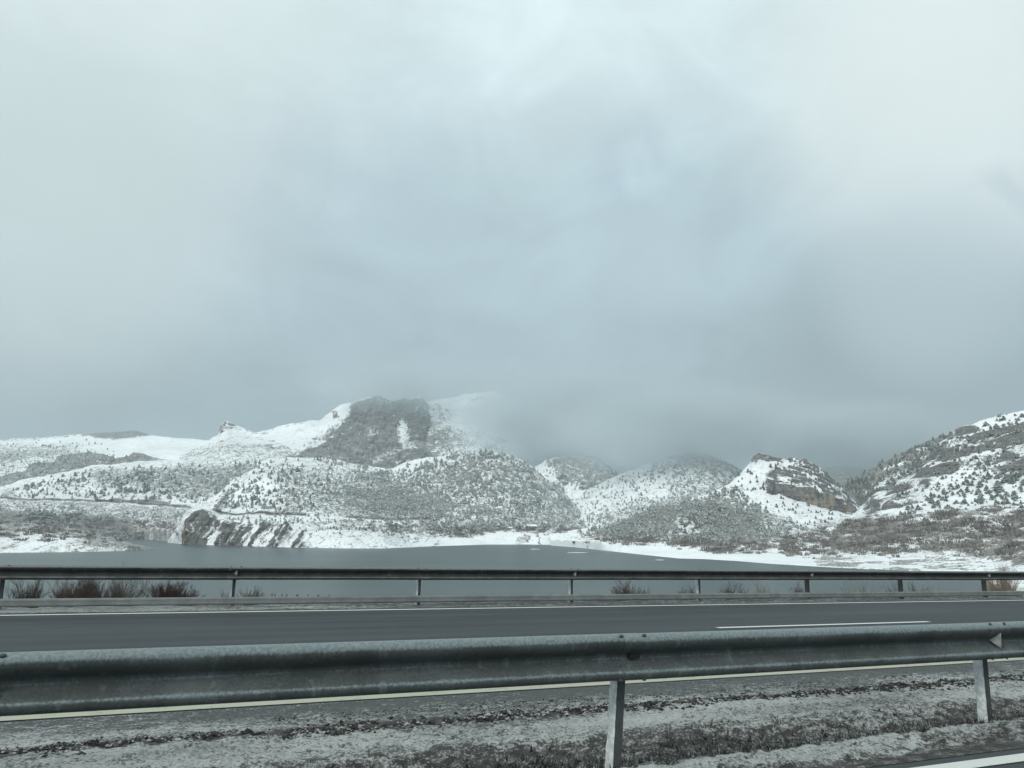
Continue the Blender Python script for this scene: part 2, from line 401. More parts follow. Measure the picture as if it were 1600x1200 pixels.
# -- the main peak
def m_peak(X, Y, M):
    M['veg'] += 0.05
    face = [(553, 628), (575, 621), (600, 617), (640, 621), (664, 621), (668, 640), (672, 668), (662, 688), (640, 690), (638, 668), (630, 655), (622, 668), (628, 700), (660, 704), (680, 716), (640, 740), (560, 740), (480, 722), (440, 718), (470, 706), (500, 695), (522, 672), (545, 650)]
    M['rock'] += 0.90 * poly_mask(X, Y, face, 5)
    M['veg'] += 0.35 * poly_mask(X, Y, face, 14)
    M['bare'] += 0.8 * poly_mask(X, Y, face, 3)
    M['rock'] += 0.36 * poly_mask(X, Y, [(655, 618), (690, 624), (705, 660), (700, 700), (660, 705)], 14)
    M['veg'] += 0.30 * poly_mask(X, Y, [(640, 650), (700, 640), (730, 690), (680, 720), (620, 710)], 14)
    M['rock'] += 0.85 * poly_mask(X, Y, [(342, 680), (345, 663), (357, 658), (372, 664), (368, 671), (356, 674)], 1.2) + 0.7 * line_mask(X, Y, [(368, 669), (400, 676), (420, 678)], 1.2, 1)
    M['rock'] += 0.75 * poly_mask(X, Y, [(520, 642), (530, 640), (528, 655), (520, 660)], 1.5) + 0.5 * poly_mask(X, Y, [(480, 690), (520, 668), (528, 674), (480, 702)], 4)
    M['rock'] += 0.55 * line_mask(X, Y, [(445, 667), (460, 664), (478, 660)], 1.2, 1)
    for pts in ([(345, 690), (370, 684), (400, 686), (430, 693)], [(300, 712), (340, 704), (380, 705), (440, 700)], [(360, 694), (420, 700), (480, 705)]):
        M['rock'] += 0.55 * line_mask(X, Y, pts, 1.8, 1.2)
    M['veg'] += 0.38 * poly_mask(X, Y, [(280, 705), (340, 690), (440, 695), (470, 715), (400, 725), (280, 722)], 6)
    M['veg'] += 0.32 * poly_mask(X, Y, [(648, 690), (690, 670), (760, 680), (800, 690), (830, 740), (640, 740)], 14)
    M['rock'] += 0.55 * line_mask(X, Y, [(680, 631), (695, 640), (706, 650)], 1.2, 1) + 0.5 * line_mask(X, Y, [(735, 627), (750, 622), (775, 624)], 2.5, 1.5)
    M['rock'] += 0.6 * line_mask(X, Y, [(755, 700), (790, 688), (822, 681)], 1.6, 1.2)
    clipm(M)
def s_peak(P, X, Y, M, s, q):
    reg = M['rock'] * M['bare']
    rib = fbm(np.stack([(X + 0.5 * Y) / 13, Y / 45, X * 0], -1), 4, 93, 0.6, True); fine = fbm(np.stack([X / 5, Y / 6, X * 0], -1), 4, 95, 0.6)
    P[..., 1] -= reg * (26 * rib + 9 * fine); P[..., 2] += reg * 5 * fine
    M['rock'] -= reg * 0.55 * sstep(0.12, 0.40, fbm(np.stack([(Y + 0.30 * X) / 4.0, (X - 0.3 * Y) / 42, X * 0], -1), 4, 97, 0.6)); clipm(M)
patch('mountain', [(1950, [(200, 800), (1050, 800)]), (2150, [(200, 735), (400, 722), (640, 726), (820, 720), (1050, 740)]),
                   (2450, [(200, 716), (290, 709), (330, 687), (341, 682), (345, 666), (354, 660), (368, 664), (385, 671), (400, 675), (425, 672), (450, 663), (480, 659), (500, 657), (512, 648), (522, 639), (535, 632), (552, 631), (556, 626), (575, 622), (597, 618), (605, 626), (615, 628), (640, 623), (658, 619), (668, 627), (700, 622), (740, 615), (770, 612), (800, 625), (850, 655), (900, 680), (1050, 740)])],
      200, 1050, m_peak, step=1.5, rowpx=1.2, amp=1.0, gully=1.8, mat='far', label='main snowy peak with a bare dark rock face', shape=s_peak, seed=29)

# -- dark gorge hill in the middle
def m_gorge(X, Y, M):
    M['veg'] += 0.50 * poly_mask(X, Y, [(855, 722), (880, 705), (935, 708), (975, 745), (940, 765), (900, 758), (870, 745)], 6) + 0.14
    M['rock'] += 0.9 * poly_mask(X, Y, [(868, 740), (895, 748), (888, 758), (870, 750)], 1.5) + 0.9 * poly_mask(X, Y, [(853, 757), (870, 754), (886, 770), (868, 775), (856, 768)], 1.5) + 0.8 * poly_mask(X, Y, [(902, 755), (930, 752), (925, 764), (905, 764)], 2)
    clipm(M)
patch('hill', [(1650, [(760, 850), (1010, 850)]), (1750, [(760, 790), (1010, 790)]),
               (1950, [(760, 770), (825, 738), (845, 723), (862, 715), (880, 711), (905, 712), (932, 715), (945, 724), (962, 740), (1010, 775)])],
      760, 1010, m_gorge, amp=1.6, gully=2.4, mat='mid', label='dark wooded hill in the gap between the snowy slopes', seed=37)

# -- dim valley wall far behind the right gap
def m_vgap(X, Y, M):
    M['veg'] += 0.9; clipm(M)
patch('hill', [(1900, [(1180, 820), (1480, 820)]), (2150, [(1180, 745), (1240, 738), (1290, 732), (1320, 728), (1350, 734), (1400, 722), (1480, 700)])],
      1180, 1480, m_vgap, mat='far', label='dim far ridge in the gap between the two right hills', seed=41, step=2.5)

# -- snowy hill in the middle right
def m_snowy(X, Y, M):
    M['veg'] += 0.24 + 0.25 * sstep(1000, 1100, X) * (1 - sstep(760, 790, Y)) + 0.3 * poly_mask(X, Y, [(930, 805), (1010, 785), (1100, 770), (1200, 790), (1100, 830), (930, 830)], 10)
    M['veg'] += 0.08 * (1 - sstep(738, 756, Y + 0.1 * (X - 1000)))
    M['brown'] += 0.2 * sstep(795, 815, Y)
    clipm(M)
patch('hill', [(1120, [(820, 850), (900, 848), (1260, 848)]), (1220, [(820, 838), (870, 822), (920, 812), (1000, 812), (1260, 815)]),
               (1600, [(820, 832), (850, 815), (870, 802), (900, 780), (930, 761), (960, 746), (990, 734), (1020, 723), (1050, 713), (1080, 708), (1110, 713), (1140, 726), (1170, 744), (1210, 760), (1260, 775)])],
      820, 1260, m_snowy, amp=0.9, gully=1.8, mat='mid', label='pale snow covered hill rising into the cloud in the middle', seed=43)

# -- the headland with the forest and the lake cliffs
ROADH = [(335, 799), (350, 803.5), (400, 804), (440, 803), (480, 805.5), (540, 807.5), (600, 811.5), (640, 813)]
def m_head(X, Y, M):
    M['veg'] += 0.28 + 0.24 * sstep(520, 640, X + 1.5 * (Y - 770))
    M['veg'] += 0.22 * poly_mask(X, Y, [(430, 730), (560, 728), (640, 760), (700, 800), (600, 806), (450, 800), (430, 770)], 14)
    M['veg'] -= 0.45 * poly_mask(X, Y, [(612, 735), (640, 716), (690, 708), (715, 714), (690, 730), (655, 742)], 8)
    M['veg'] -= 0.18 * poly_mask(X, Y, [(350, 775), (400, 745), (440, 745), (430, 796), (352, 800)], 6)
    # lake cliffs: slabs of bare rock with snow in the grooves between them
    st = X + 0.72 * (Y - 850)
    groove = fbm(np.stack([st / 6.5, Y / 40, np.zeros_like(st)], -1), 4, 77, 0.65)
    bluff = poly_mask(X, Y, [(318, 822), (335, 816), (470, 818), (478, 858), (300, 858)], 4)
    M['rock'] += bluff * np.where(groove > 0.02, 0.95, 0.0); M['bare'] += 0.9 * bluff
    M['veg'] -= 0.15 * bluff
    crag = poly_mask(X, Y, [(283, 852), (290, 818), (305, 802), (318, 797), (338, 806), (345, 820), (325, 842), (318, 854)], 2.5)
    M['rock'] += 0.98 * crag; M['bare'] += crag; M['ochre'] += 0.9 * poly_mask(X, Y, [(283, 852), (289, 820), (297, 815), (299, 852)], 2)
    M['rock'] += 0.9 * poly_mask(X, Y, [(334, 802), (338, 785), (350, 772), (370, 764), (362, 776), (350, 786), (347, 802)], 2); M['bare'] += poly_mask(X, Y, [(334, 802), (338, 785), (350, 772), (370, 764), (362, 776), (350, 786), (347, 802)], 2)
    M['rock'] += 0.5 * poly_mask(X, Y, [(262, 852), (270, 826), (290, 800), (300, 800), (284, 825), (280, 852)], 4) * (fbm(np.stack([(X - 0.9 * Y) / 5, Y / 30, X * 0], -1), 3, 4) > -0.1)
    low = poly_mask(X, Y, [(470, 826), (640, 834), (700, 838), (700, 858), (470, 858)], 4)
    M['veg'] -= 0.25 * low; M['brown'] += 0.5 * low
    M['rock'] += low * 0.55 * (groove > 0.25)
    beach = poly_mask(X, Y, [(640, 846), (680, 840), (740, 836), (800, 832), (920, 842), (920, 860), (640, 860)], 3)
    M['veg'] -= 0.7 * beach; M['speck'] *= 1 - beach
    M['veg'] += 0.75 * poly_mask(X, Y, [(803, 846), (818, 838), (832, 838), (826, 848), (808, 850)], 2) + 0.55 * poly_mask(X, Y, [(690, 838), (760, 834), (740, 840), (700, 844)], 3)
    M['brown'] += 0.7 * poly_mask(X, Y, [(690, 832), (760, 828), (900, 826), (900, 850), (690, 850)], 5) + 0.35 * poly_mask(X, Y, [(560, 790), (760, 815), (760, 838), (560, 830)], 10)
    d = line_mask(*RAW, [(335, 800), (345, 803.5), (400, 804), (440, 802.5), (478, 805.5)], 1.9, 1.2) + 0.9 * line_mask(*RAW, [(540, 807.5), (600, 811), (640, 812.5), (672, 813)], 1.6, 1.2)
    M['dirt'] += d * 0.95; M['veg'] -= 0.5 * line_mask(X, Y, [(400, 808), (480, 809.5), (540, 810.5), (600, 814.5), (640, 815)], 1.4, 1)
    # the track down to the shore
    xt = np.interp(Y, [826, 830, 834, 838, 843, 849, 852], [846, 843, 839, 838, 841, 844, 847])
    M['dirt'] += 0.85 * (1 - sstep(0.8, 1.8, np.abs(X - xt))) * (Y > 827) * (Y < 851)
    clipm(M)
def s_head(P, X, Y, M, s, q):
    """tilted slabs and clefts of the lake cliffs"""
    reg = M['bare'] * M['rock'] * sstep(-1, 3, P[..., 2])
    st = (X + 0.72 * (Y - 850))
    rib = fbm(np.stack([st / 11, Y / 70, X * 0], -1), 4, 83, 0.6, True); fine = fbm(np.stack([st / 4, Y / 14, X * 0], -1), 4, 87, 0.6)
    P[..., 1] -= reg * (9.0 * rib + 3.0 * fine); P[..., 2] += reg * (2.0 * rib + 1.6 * fine)
    M['rock'] -= 0.55 * reg * sstep(0.02, 0.28, fbm(np.stack([st / 3.6, Y / 12, X * 0], -1), 4, 89, 0.62)); clipm(M)
patch('hill', [(None, [(262, 847.5), (284, 849.5), (300, 850.5), (400, 853.5), (450, 855), (540, 856.5), (600, 856.5), (640, 855), (680, 853), (720, 852), (760, 850.5), (830, 850.5), (920, 852)]),
               ([(262, 960), (300, 930), (450, 800), (600, 790), (640, 850), (760, 960), (920, 960)], [(262, 847.3), (272, 842), (284, 822), (290, 812), (300, 806), (320, 805), (340, 812), (400, 818), (450, 823), (500, 829), (600, 834), (640, 844), (700, 841), (760, 837), (830, 832), (920, 838)]),
               ([(262, 1000), (300, 980), (450, 880), (600, 890), (920, 1060)], [(262, 847.1), (272, 839), (284, 816), (300, 802), (320, 798), (340, 803), (350, 806), (400, 807), (440, 806), (480, 809), (540, 810), (600, 815), (660, 818), (720, 821), (800, 823), (920, 830)]),
               ([(262, 1010), (450, 895), (600, 905), (920, 1075)], [(262, 846.9), (272, 838), (284, 815), (300, 800), (320, 796), (340, 799), (350, 802), (400, 802), (440, 801), (480, 804), (540, 806), (600, 810), (660, 813), (720, 817), (800, 820), (920, 828)]),
               (1150, [(262, 846.7), (272, 834), (290, 803), (320, 787), (345, 774), (400, 748), (450, 742), (500, 747), (560, 760), (620, 772), (700, 767), (760, 770), (820, 787), (870, 807), (920, 826)]),
               (1350, [(262, 846.5), (272, 830), (300, 795), (325, 783), (345, 769), (360, 753), (390, 736), (410, 725), (450, 715), (500, 717), (540, 723), (575, 728), (612, 732), (630, 723), (650, 717), (690, 712), (730, 707), (760, 706), (790, 710), (812, 717), (830, 729), (845, 741), (865, 759), (885, 776), (900, 791), (920, 815)])],
      262, 920, m_head, step=1.5, rowpx=1.15, amp=0.9, gully=1.6, mat='mid', label='forested headland with striped rock cliffs above the lake', shape=s_head, seed=53)

# -- the knob with the rock band
CLT = [(1110, 772), (1150, 752), (1175, 748), (1190, 748), (1215, 750), (1240, 757), (1262, 760), (1300, 775), (1330, 791), (1347, 799), (1370, 811)]
CLB = [(1110, 775), (1150, 760), (1175, 764), (1190, 768), (1230, 778), (1270, 790), (1320, 802), (1345, 803), (1370, 812)]
def m_knob(X, Y, M):
    yt = np.interp(X, *zip(*CLT)); yb = np.interp(X, *zip(*CLB))
    band = (X > 1188) * sstep(1188, 1200, X) * sstep(-2, 1, Y - yt) * (1 - sstep(-1, 2, Y - yb)) * (1 - sstep(1343, 1350, X))
    M['rock'] += 1.0 * band; M['bare'] += band; M['ochre'] += band * sstep(1235, 1275, X) * 0.8 * (1 - sstep(1315, 1335, X))
    up = poly_mask(X, Y, [(1225, 740), (1262, 745), (1300, 768), (1335, 792), (1300, 772), (1255, 757), (1218, 748)], 2)
    M['rock'] += 0.35 * up; M['bare'] += up * 0.7
    M['rock'] -= 0.9 * line_mask(X, Y, [(1210, 753), (1240, 759), (1270, 763), (1300, 774), (1330, 790)], 1.0, 0.8)
    crown = poly_mask(X, Y, [(1172, 724), (1176, 710), (1185, 704), (1222, 712), (1222, 723), (1200, 722)], 1.5)
    M['rock'] += 0.9 * crown; M['bare'] += 0.9 * crown
    rim = poly_mask(X, Y, [(1225, 714), (1265, 717), (1300, 746), (1350, 797), (1320, 780), (1285, 752), (1258, 734), (1245, 722)], 3)
    M['rock'] += 0.2 * rim; M['veg'] += 0.25 * rim; M['bare'] += 0.5 * rim
    M['rock'] += 0.7 * poly_mask(X, Y, [(1192, 742), (1208, 731), (1226, 735), (1230, 746), (1200, 746)], 2)
    M['veg'] += 0.16
    M['veg'] += 0.40 * poly_mask(X, Y, [(900, 840), (960, 812), (1100, 776), (1150, 758), (1165, 764), (1150, 792), (1200, 800), (1260, 822), (1350, 806), (1380, 812), (1380, 850), (1180, 862), (1060, 852), (960, 846)], 8)
    wood = poly_mask(X, Y, [(930, 836), (1000, 800), (1060, 782), (1120, 786), (1180, 806), (1200, 840), (1140, 858), (1050, 850), (1060, 815), (1010, 850)], 8)
    M['veg'] += 0.35 * wood
    M['veg'] -= 0.4 * poly_mask(X, Y, [(1056, 810), (1090, 812), (1098, 836), (1062, 838)], 4)
    beach = sstep(0, 4, Y - np.interp(X, [920, 1000, 1060, 1150, 1200, 1300, 1370], [842, 852, 858, 862, 866, 868, 870]))
    M['veg'] -= 0.6 * beach; M['speck'] *= 1 - 0.7 * beach
    M['veg'] += 0.55 * poly_mask(X, Y, [(1085, 866), (1110, 856), (1140, 854), (1150, 864), (1120, 868)], 3)
    M['brown'] += 0.8 * sstep(-16, 0, Y - np.interp(X, [920, 1000, 1060, 1150, 1200, 1300, 1370], [842, 852, 858, 862, 866, 868, 870])) + 0.5 * poly_mask(X, Y, [(1200, 830), (1370, 806), (1370, 870), (1200, 870)], 14)
    clipm(M)
def s_knob(P, X, Y, M, s, q):
    """bedding planes dipping to the right over the knob's steep flank"""
    reg = poly_mask(X, Y, [(1196, 742), (1228, 716), (1264, 720), (1300, 748), (1350, 799), (1330, 792), (1262, 758), (1210, 750)], 3)
    per = 9.0
    lay = (P[..., 2] + 0.36 * P[..., 0] + 2.0 * fbm(P / 45., 3, 61) + 0.8 * fbm(P / 9., 3, 63)) / per
    fr = lay - np.floor(lay)
    P[..., 2] += reg * (sstep(0.3, 0.6, fr) - fr) * per * 0.8
    rise = sstep(0.06, 0.12, fr) * (1 - sstep(0.56, 0.64, fr))
    brk = sstep(-0.3, 0.05, fbm(P / np.array([14., 14., 8.]), 3, 65))
    M['rock'] += reg * rise * brk * 0.9; M['bare'] += reg * rise
    cl = M['bare'] * M['rock'] * (1 - reg)
    P[..., 1] -= cl * (5.0 * fbm(P * np.array([1, 1, 0.25]) / 9.0, 4, 67, 0.6, True))
    clipm(M)
patch('hill', [(None, [(860, 851.8), (890, 854), (920, 857), (960, 861.5), (1000, 866), (1060, 872), (1100, 873), (1150, 876), (1200, 880), (1300, 886), (1390, 890)]),
               ([(860, 720), (1000, 640), (1150, 540), (1390, 460)], [(860, 845), (920, 845), (1000, 853), (1060, 859), (1100, 860), (1150, 864), (1200, 868), (1300, 870), (1390, 870)]),
               ([(860, 900), (1390, 760)], [(860, 838), (920, 830), (960, 820), (1000, 810), (1040, 797), (1080, 787), (1120, 792), (1160, 797), (1200, 806), (1250, 816), (1300, 817), (1390, 817)]),
               ([(860, 960), (1390, 850)], [(860, 835), (920, 828), (960, 815), (1000, 802), (1060, 790)] + CLB[:-1] + [(1370, 812.5), (1390, 816)]),
               ([(860, 975), (1390, 858)], [(860, 834), (920, 827), (960, 813), (1000, 800), (1060, 786)] + CLT[:-1] + [(1370, 811), (1390, 815)]),
               (1000, [(860, 833), (920, 826), (960, 811), (1000, 798), (1060, 782), (1100, 775), (1140, 757), (1158, 739), (1172, 723), (1176, 713), (1184, 708), (1200, 712), (1215, 715), (1240, 719), (1262, 721), (1278, 731), (1296, 746), (1315, 763), (1330, 781), (1348, 798), (1370, 810), (1390, 814)])],
      860, 1390, m_knob, step=1.4, rowpx=1.1, amp=0.8, gully=1.0, mat='mid', label='snowy knob with a tan cliff band and a rock crown', shape=s_knob, seed=61)

# -- wooded ridge behind the right hill
def m_bridge(X, Y, M):
    M['veg'] += 0.92
    M['veg'] -= 0.7 * line_mask(X, Y, [(1380, 733), (1420, 722), (1450, 714)], 3, 3) + 0.6 * poly_mask(X, Y, [(1430, 702), (1450, 700), (1440, 712)], 2)
    M['veg'] -= 0.6 * line_mask(X, Y, [(1350, 768), (1400, 745), (1425, 738)], 5, 5)
    clipm(M)
patch('hill', [(900, [(1240, 815), (1620, 815)]), (1000, [(1240, 800), (1345, 790), (1620, 760)]),
               (1150, [(1240, 792), (1280, 775), (1310, 758), (1340, 743), (1370, 728), (1400, 713), (1430, 698), (1455, 687), (1480, 679), (1560, 660), (1620, 655)])],
      1240, 1620, m_bridge, amp=0.8, gully=1.0, mat='mid', label='dark wooded ridge behind the right rocky hill', seed=67)

# -- the big rocky hill at the right
def m_right(X, Y, M):
    up = poly_mask(X, Y, [(1340, 800), (1360, 775), (1440, 715), (1462, 690), (1500, 668), (1600, 640), (2000, 550), (2000, 740), (1600, 752), (1560, 742), (1500, 730), (1470, 745), (1420, 788), (1360, 805)], 6)
    M['rock'] += 0.0 * up
    M['veg'] += 0.24 + 0.04 * up
    sn = poly_mask(X, Y, [(1500, 660), (1600, 636), (2000, 560), (2000, 600), (1600, 660), (1540, 672)], 4)
    sn2 = poly_mask(X, Y, [(1468, 756), (1505, 728), (1545, 704), (1570, 706), (1545, 726), (1512, 748), (1480, 768)], 6)
    sn3 = poly_mask(X, Y, [(1370, 800), (1420, 788), (1480, 765), (1600, 760), (2000, 750), (2000, 795), (1600, 790), (1480, 792), (1400, 806)], 6)
    M['UP'] = up * (1 - 0.9 * sn) * (1 - 0.45 * sn2)
    M['veg'] -= 0.25 * sn + 0.12 * sn2 + 0.22 * sn3
    scrub = poly_mask(X, Y, [(1200, 870), (1300, 815), (1360, 808), (1420, 802), (1520, 796), (1620, 792), (2000, 790), (2000, 890), (1600, 885), (1500, 868), (1400, 862)], 8)
    scrub = scrub * sstep(1225, 1262, X)
    wob = fbm(np.stack([X / 46, Y / 9, X * 0], -1), 3, 5)
    M['veg'] += scrub * (0.40 + 0.9 * wob); M['brown'] += 0.8 * poly_mask(X, Y, [(1250, 875), (1290, 815), (1620, 792), (2000, 790), (2000, 890)], 8)
    M['veg'] += 0.3 * poly_mask(X, Y, [(1290, 845), (1330, 812), (1420, 806), (1420, 840), (1360, 856)], 8)
    beach = sstep(866, 873, Y - 0.012 * (X - 1300)) * (1 - sstep(1540, 1600, X))
    M['veg'] -= 0.22 * beach; M['veg'] += 0.62 * beach * sstep(0.0, 0.15, fbm(np.stack([X / 34, Y / 2.4, X * 0], -1), 3, 9)); M['brown'] += 0.5 * beach
    clipm({k: v for k, v in M.items() if k != 'UP'})
    for k in M: np.clip(M[k], 0, 1, out=M[k])
def s_right(P, X, Y, M, s, q):
    """layered ledges dipping to the left: steep rock steps with snow on the treads"""
    up = M.pop('UP')
    per = 10.5
    w = 2.2 * fbm(P / 60.0, 3, 91) + 1.2 * fbm(P / 18.0, 3, 95)
    lay = (P[..., 2] - 0.22 * P[..., 0] + 1.7 * w) / per
    fr = lay - np.floor(lay); amp = 0.85 + 0.30 * vnoise(np.stack([np.floor(lay) * 3.7, P[..., 0] / 70, P[..., 1] / 70], -1), 8)
    st = sstep(0.30, 0.62, fr) - fr
    P[..., 2] += up * amp * st * per * 0.85
    P[..., 1] -= up * amp * (sstep(0.0, 0.30, fr) - sstep(0.45, 0.62, fr)) * per * 0.35
    rise = sstep(0.04, 0.09, fr) * (1 - sstep(0.66, 0.72, fr))
    brk = sstep(-0.38, -0.05, fbm(P / np.array([22., 22., 9.]), 3, 99))
    M['rock'] += up * rise * (0.35 + 0.65 * brk) * 1.05
    M['veg'] += up * 0.30 * sstep(0.62, 0.72, fr) * sstep(0.0, 0.3, fbm(P / 25., 3, 103)) ; M['bare'] += up * rise
    clipm(M)
patch('hill', [(None, [(1222, 881.0), (1290, 885), (1350, 888.5), (1450, 892.5), (1510, 895), (1540, 903), (1560, 920), (1600, 932), (1700, 940), (2000, 950)]),
               ([(1222, 480), (1400, 450), (1500, 400), (1600, 330), (2000, 290)], [(1222, 880.7), (1290, 871), (1400, 872), (1500, 874), (1600, 876), (2000, 870)]),
               ([(1290, 700), (1400, 640), (1600, 560), (2000, 520)], [(1222, 880.4), (1290, 842), (1325, 820), (1350, 813), (1400, 804), (1450, 802), (1500, 797), (1600, 792), (2000, 780)]),
               ([(1290, 770), (1400, 720), (1600, 640), (2000, 600)], [(1222, 880.1), (1290, 840), (1325, 815), (1350, 804), (1380, 794), (1430, 787), (1500, 777), (1600, 767), (2000, 740)]),
               ([(1290, 800), (1600, 740), (2000, 700)], [(1222, 879.8), (1290, 838), (1325, 811), (1345, 801), (1360, 787), (1400, 762), (1450, 737), (1500, 716), (1600, 690), (2000, 600)]),
               (880, [(1222, 879.5), (1290, 836), (1325, 808), (1340, 799), (1355, 781), (1385, 766), (1420, 746), (1450, 721), (1462, 701), (1475, 685), (1500, 671), (1530, 659), (1560, 649), (1600, 641), (1700, 615), (2000, 560)])],
      1222, 2000, m_right, step=1.3, rowpx=1.0, amp=0.8, gully=1.0, mat='near', label='big rocky hill with snowy ledges at the right', shape=s_right, seed=71)

# ------------------------------------------------------------------ the lake
def build_lake():
    b = NB('lake_water'); p = b.pos()
    n = b.noise(b.map(p, (0.35, 1.0, 1.0)), 0.9, 4, 0.6); n2 = b.noise(b.map(p, (0.25, 1, 1)), 0.02, 4, 0.55)
    b.bump(n, 0.5, 0.25)
    c = b.mix((0.026, 0.047, 0.049), (0.042, 0.066, 0.068), b.ss(n2, 0.35, 0.65))
    b.fin(c, 0.28, 0, 0.12)
    me = np_mesh('lake', [(-6000, 20, 0), (6000, 20, 0), (6000, 9000, 0), (-6000, 9000, 0)], [(0, 1, 2, 3)])
    link('lake', me, MAT['lake_water'])['kind'] = 'structure'
    me = np_mesh('ground', [(-9000, -9000, -2), (9000, -9000, -2), (9000, 12000, -2), (-9000, 12000, -2)], [(0, 1, 2, 3)])
    b = NB('snowy_ground'); nn = b.noise(b.pos(), 0.02, 5, 0.6)
    b.fin(b.mix(SNOW, (0.3, 0.28, 0.26), b.ss(nn, 0.5, 0.62)), 0.9)
    link('ground', me, MAT['snowy_ground'])['kind'] = 'structure'
build_lake()

exec_after = []
# ------------------------------------------------------------------ road frame: s along the road (right, downhill), t across it (away), z up
_r = ray(3671, 907); _h2 = math.hypot(_r[0], _r[1])
U = np.array([_r[0] / _h2, _r[1] / _h2, _r[2] / _h2]); NV = np.array([-U[1], U[0], 0.0]); ZV = np.array([0, 0, 1.0])
HC = 1.42; YAW = math.atan2(U[1], U[0])
def RD(s, t, z): return CAM + s * U + t * NV + (z - HC) * ZV
def RDa(S, T, Zz): return CAM + S[..., None] * U + T[..., None] * NV + (Zz[..., None] - HC) * ZV
def s_at(x, y, t):
    A = np.array([U, ZV, -ray(x, y)]).T; return float(np.linalg.solve(A, -t * NV)[0])
SLOPE = math.atan(U[2])
ROT = (0, -SLOPE, YAW)      # an object turned into the road's direction and grade

def ribbon(name, s_list, t_list, zf, mat, attrs=None, smooth=True):
    S, T = np.meshgrid(np.asarray(s_list, float), np.asarray(t_list, float))
    Zz = zf(S, T); V = RDa(S, T, Zz)
    ny, nx = S.shape; idx = np.arange(ny * nx).reshape(ny, nx)
    Fq = np.stack([idx[:-1, :-1], idx[:-1, 1:], idx[1:, 1:], idx[1:, :-1]], -1).reshape(-1, 4)
    me = np_mesh(name, V.reshape(-1, 3), Fq, smooth, {k: f(S, T) for k, f in (attrs or {}).items()})
    o = link(name, me, mat); o['kind'] = 'structure'; return o
def flatz(v): return lambda S, T: np.full(S.shape, v)

def road_coords(b):
    """position turned into the road's frame, so that wear runs along the lanes"""
    return b.map(b.pos(), rot=(0, 0, -YAW))
def asphalt(name, a, c, rough):
    b = NB(name); p = road_coords(b)
    long_ = b.noise(b.map(p, (0.025, 2.2, 1)), 1.0, 5, 0.6); fine = b.noise(p, 60, 3, 0.7); blot = b.noise(b.map(p, (0.25, 1, 1)), 0.7, 4, 0.6)
    f = b.math('ADD', b.math('MULTIPLY', long_, 0.6), b.math('MULTIPLY', blot, 0.4))
    cc = b.mix(a, c, b.ss(f, 0.36, 0.64))
    cc = b.mix(cc, (0.16, 0.16, 0.16), b.math('MULTIPLY', b.ss(fine, 0.60, 0.75), 0.5))
    b.bump(fine, 0.25, 0.004)
    rr = b.math('ADD', rough, b.math('MULTIPLY', b.math('SUBTRACT', f, 0.5), 0.3))
    return b.fin(cc, rr, 0, 0.35)
asphalt('wet_asphalt', (0.010, 0.014, 0.016), (0.046, 0.055, 0.059), 0.62)
asphalt('worn_asphalt', (0.034, 0.039, 0.041), (0.058, 0.064, 0.067), 0.7)

def slush_mat():
    b = NB('slushy_verge'); p = road_coords(b)
    n1 = b.noise(b.map(p, (0.6, 1, 1)), 14, 4, 0.65); n2 = b.noise(p, 45, 3, 0.7); n3 = b.noise(b.map(p, (0.25, 1, 1)), 2.2, 4, 0.6)
    nn = b.math('ADD', b.math('MULTIPLY', n1, 0.4), b.math('ADD', b.math('MULTIPLY', n2, 0.42), b.math('MULTIPLY', n3, 0.18)))
    x = b.math('ADD', b.attr('snow'), b.math('MULTIPLY', b.math('SUBTRACT', nn, 0.5), 4.6))
    f = b.math('ADD', b.math('MULTIPLY', b.math('SUBTRACT', x, 0.5), 2.2), 0.5, True)
    earth = b.mix((0.035, 0.034, 0.031), (0.075, 0.072, 0.064), b.ss(n1, 0.4, 0.6))
    grit = b.mix((0.052, 0.057, 0.057), (0.10, 0.107, 0.105), b.ss(n2, 0.35, 0.65))
    base = b.mix(earth, grit, b.attr('grit'))
    snow = b.mix((0.20, 0.21, 0.205), (0.38, 0.395, 0.385), b.ss(b.math('ADD', b.math('MULTIPLY', n3, .5), b.math('MULTIPLY', n2, .5)), 0.38, 0.62))
    b.bump(b.math('ADD', b.math('MULTIPLY', n1, 1.0), b.math('MULTIPLY', n2, 0.5)), 0.7, 0.03)
    return b.fin(b.mix(base, snow, f), 0.75, 0, 0.3)
slush_mat()

def paint(name, c, wear):
    b = NB(name); p = road_coords(b)
    n = b.noise(b.map(p, (0.5, 1, 1)), 9, 5, 0.7); n2 = b.noise(p, 55, 3, 0.7)
    f = b.ss(b.math('ADD', b.math('MULTIPLY', n, 0.55), b.math('MULTIPLY', n2, 0.45)), 0.60 - wear * 0.2, 0.72 - wear * 0.2)
    return b.fin(b.mix(c, (0.10, 0.105, 0.105), b.math('MULTIPLY', f, 0.75)), 0.6, 0, 0.35)
paint('white_paint', (0.62, 0.64, 0.60), 0.15)
paint('cream_paint', (0.40, 0.40, 0.31), 0.35)

SL = [-220, -120, -60, -30, -15, -8] + list(np.arange(-5, 40, 1.0)) + [45, 55, 70, 90, 130, 220]
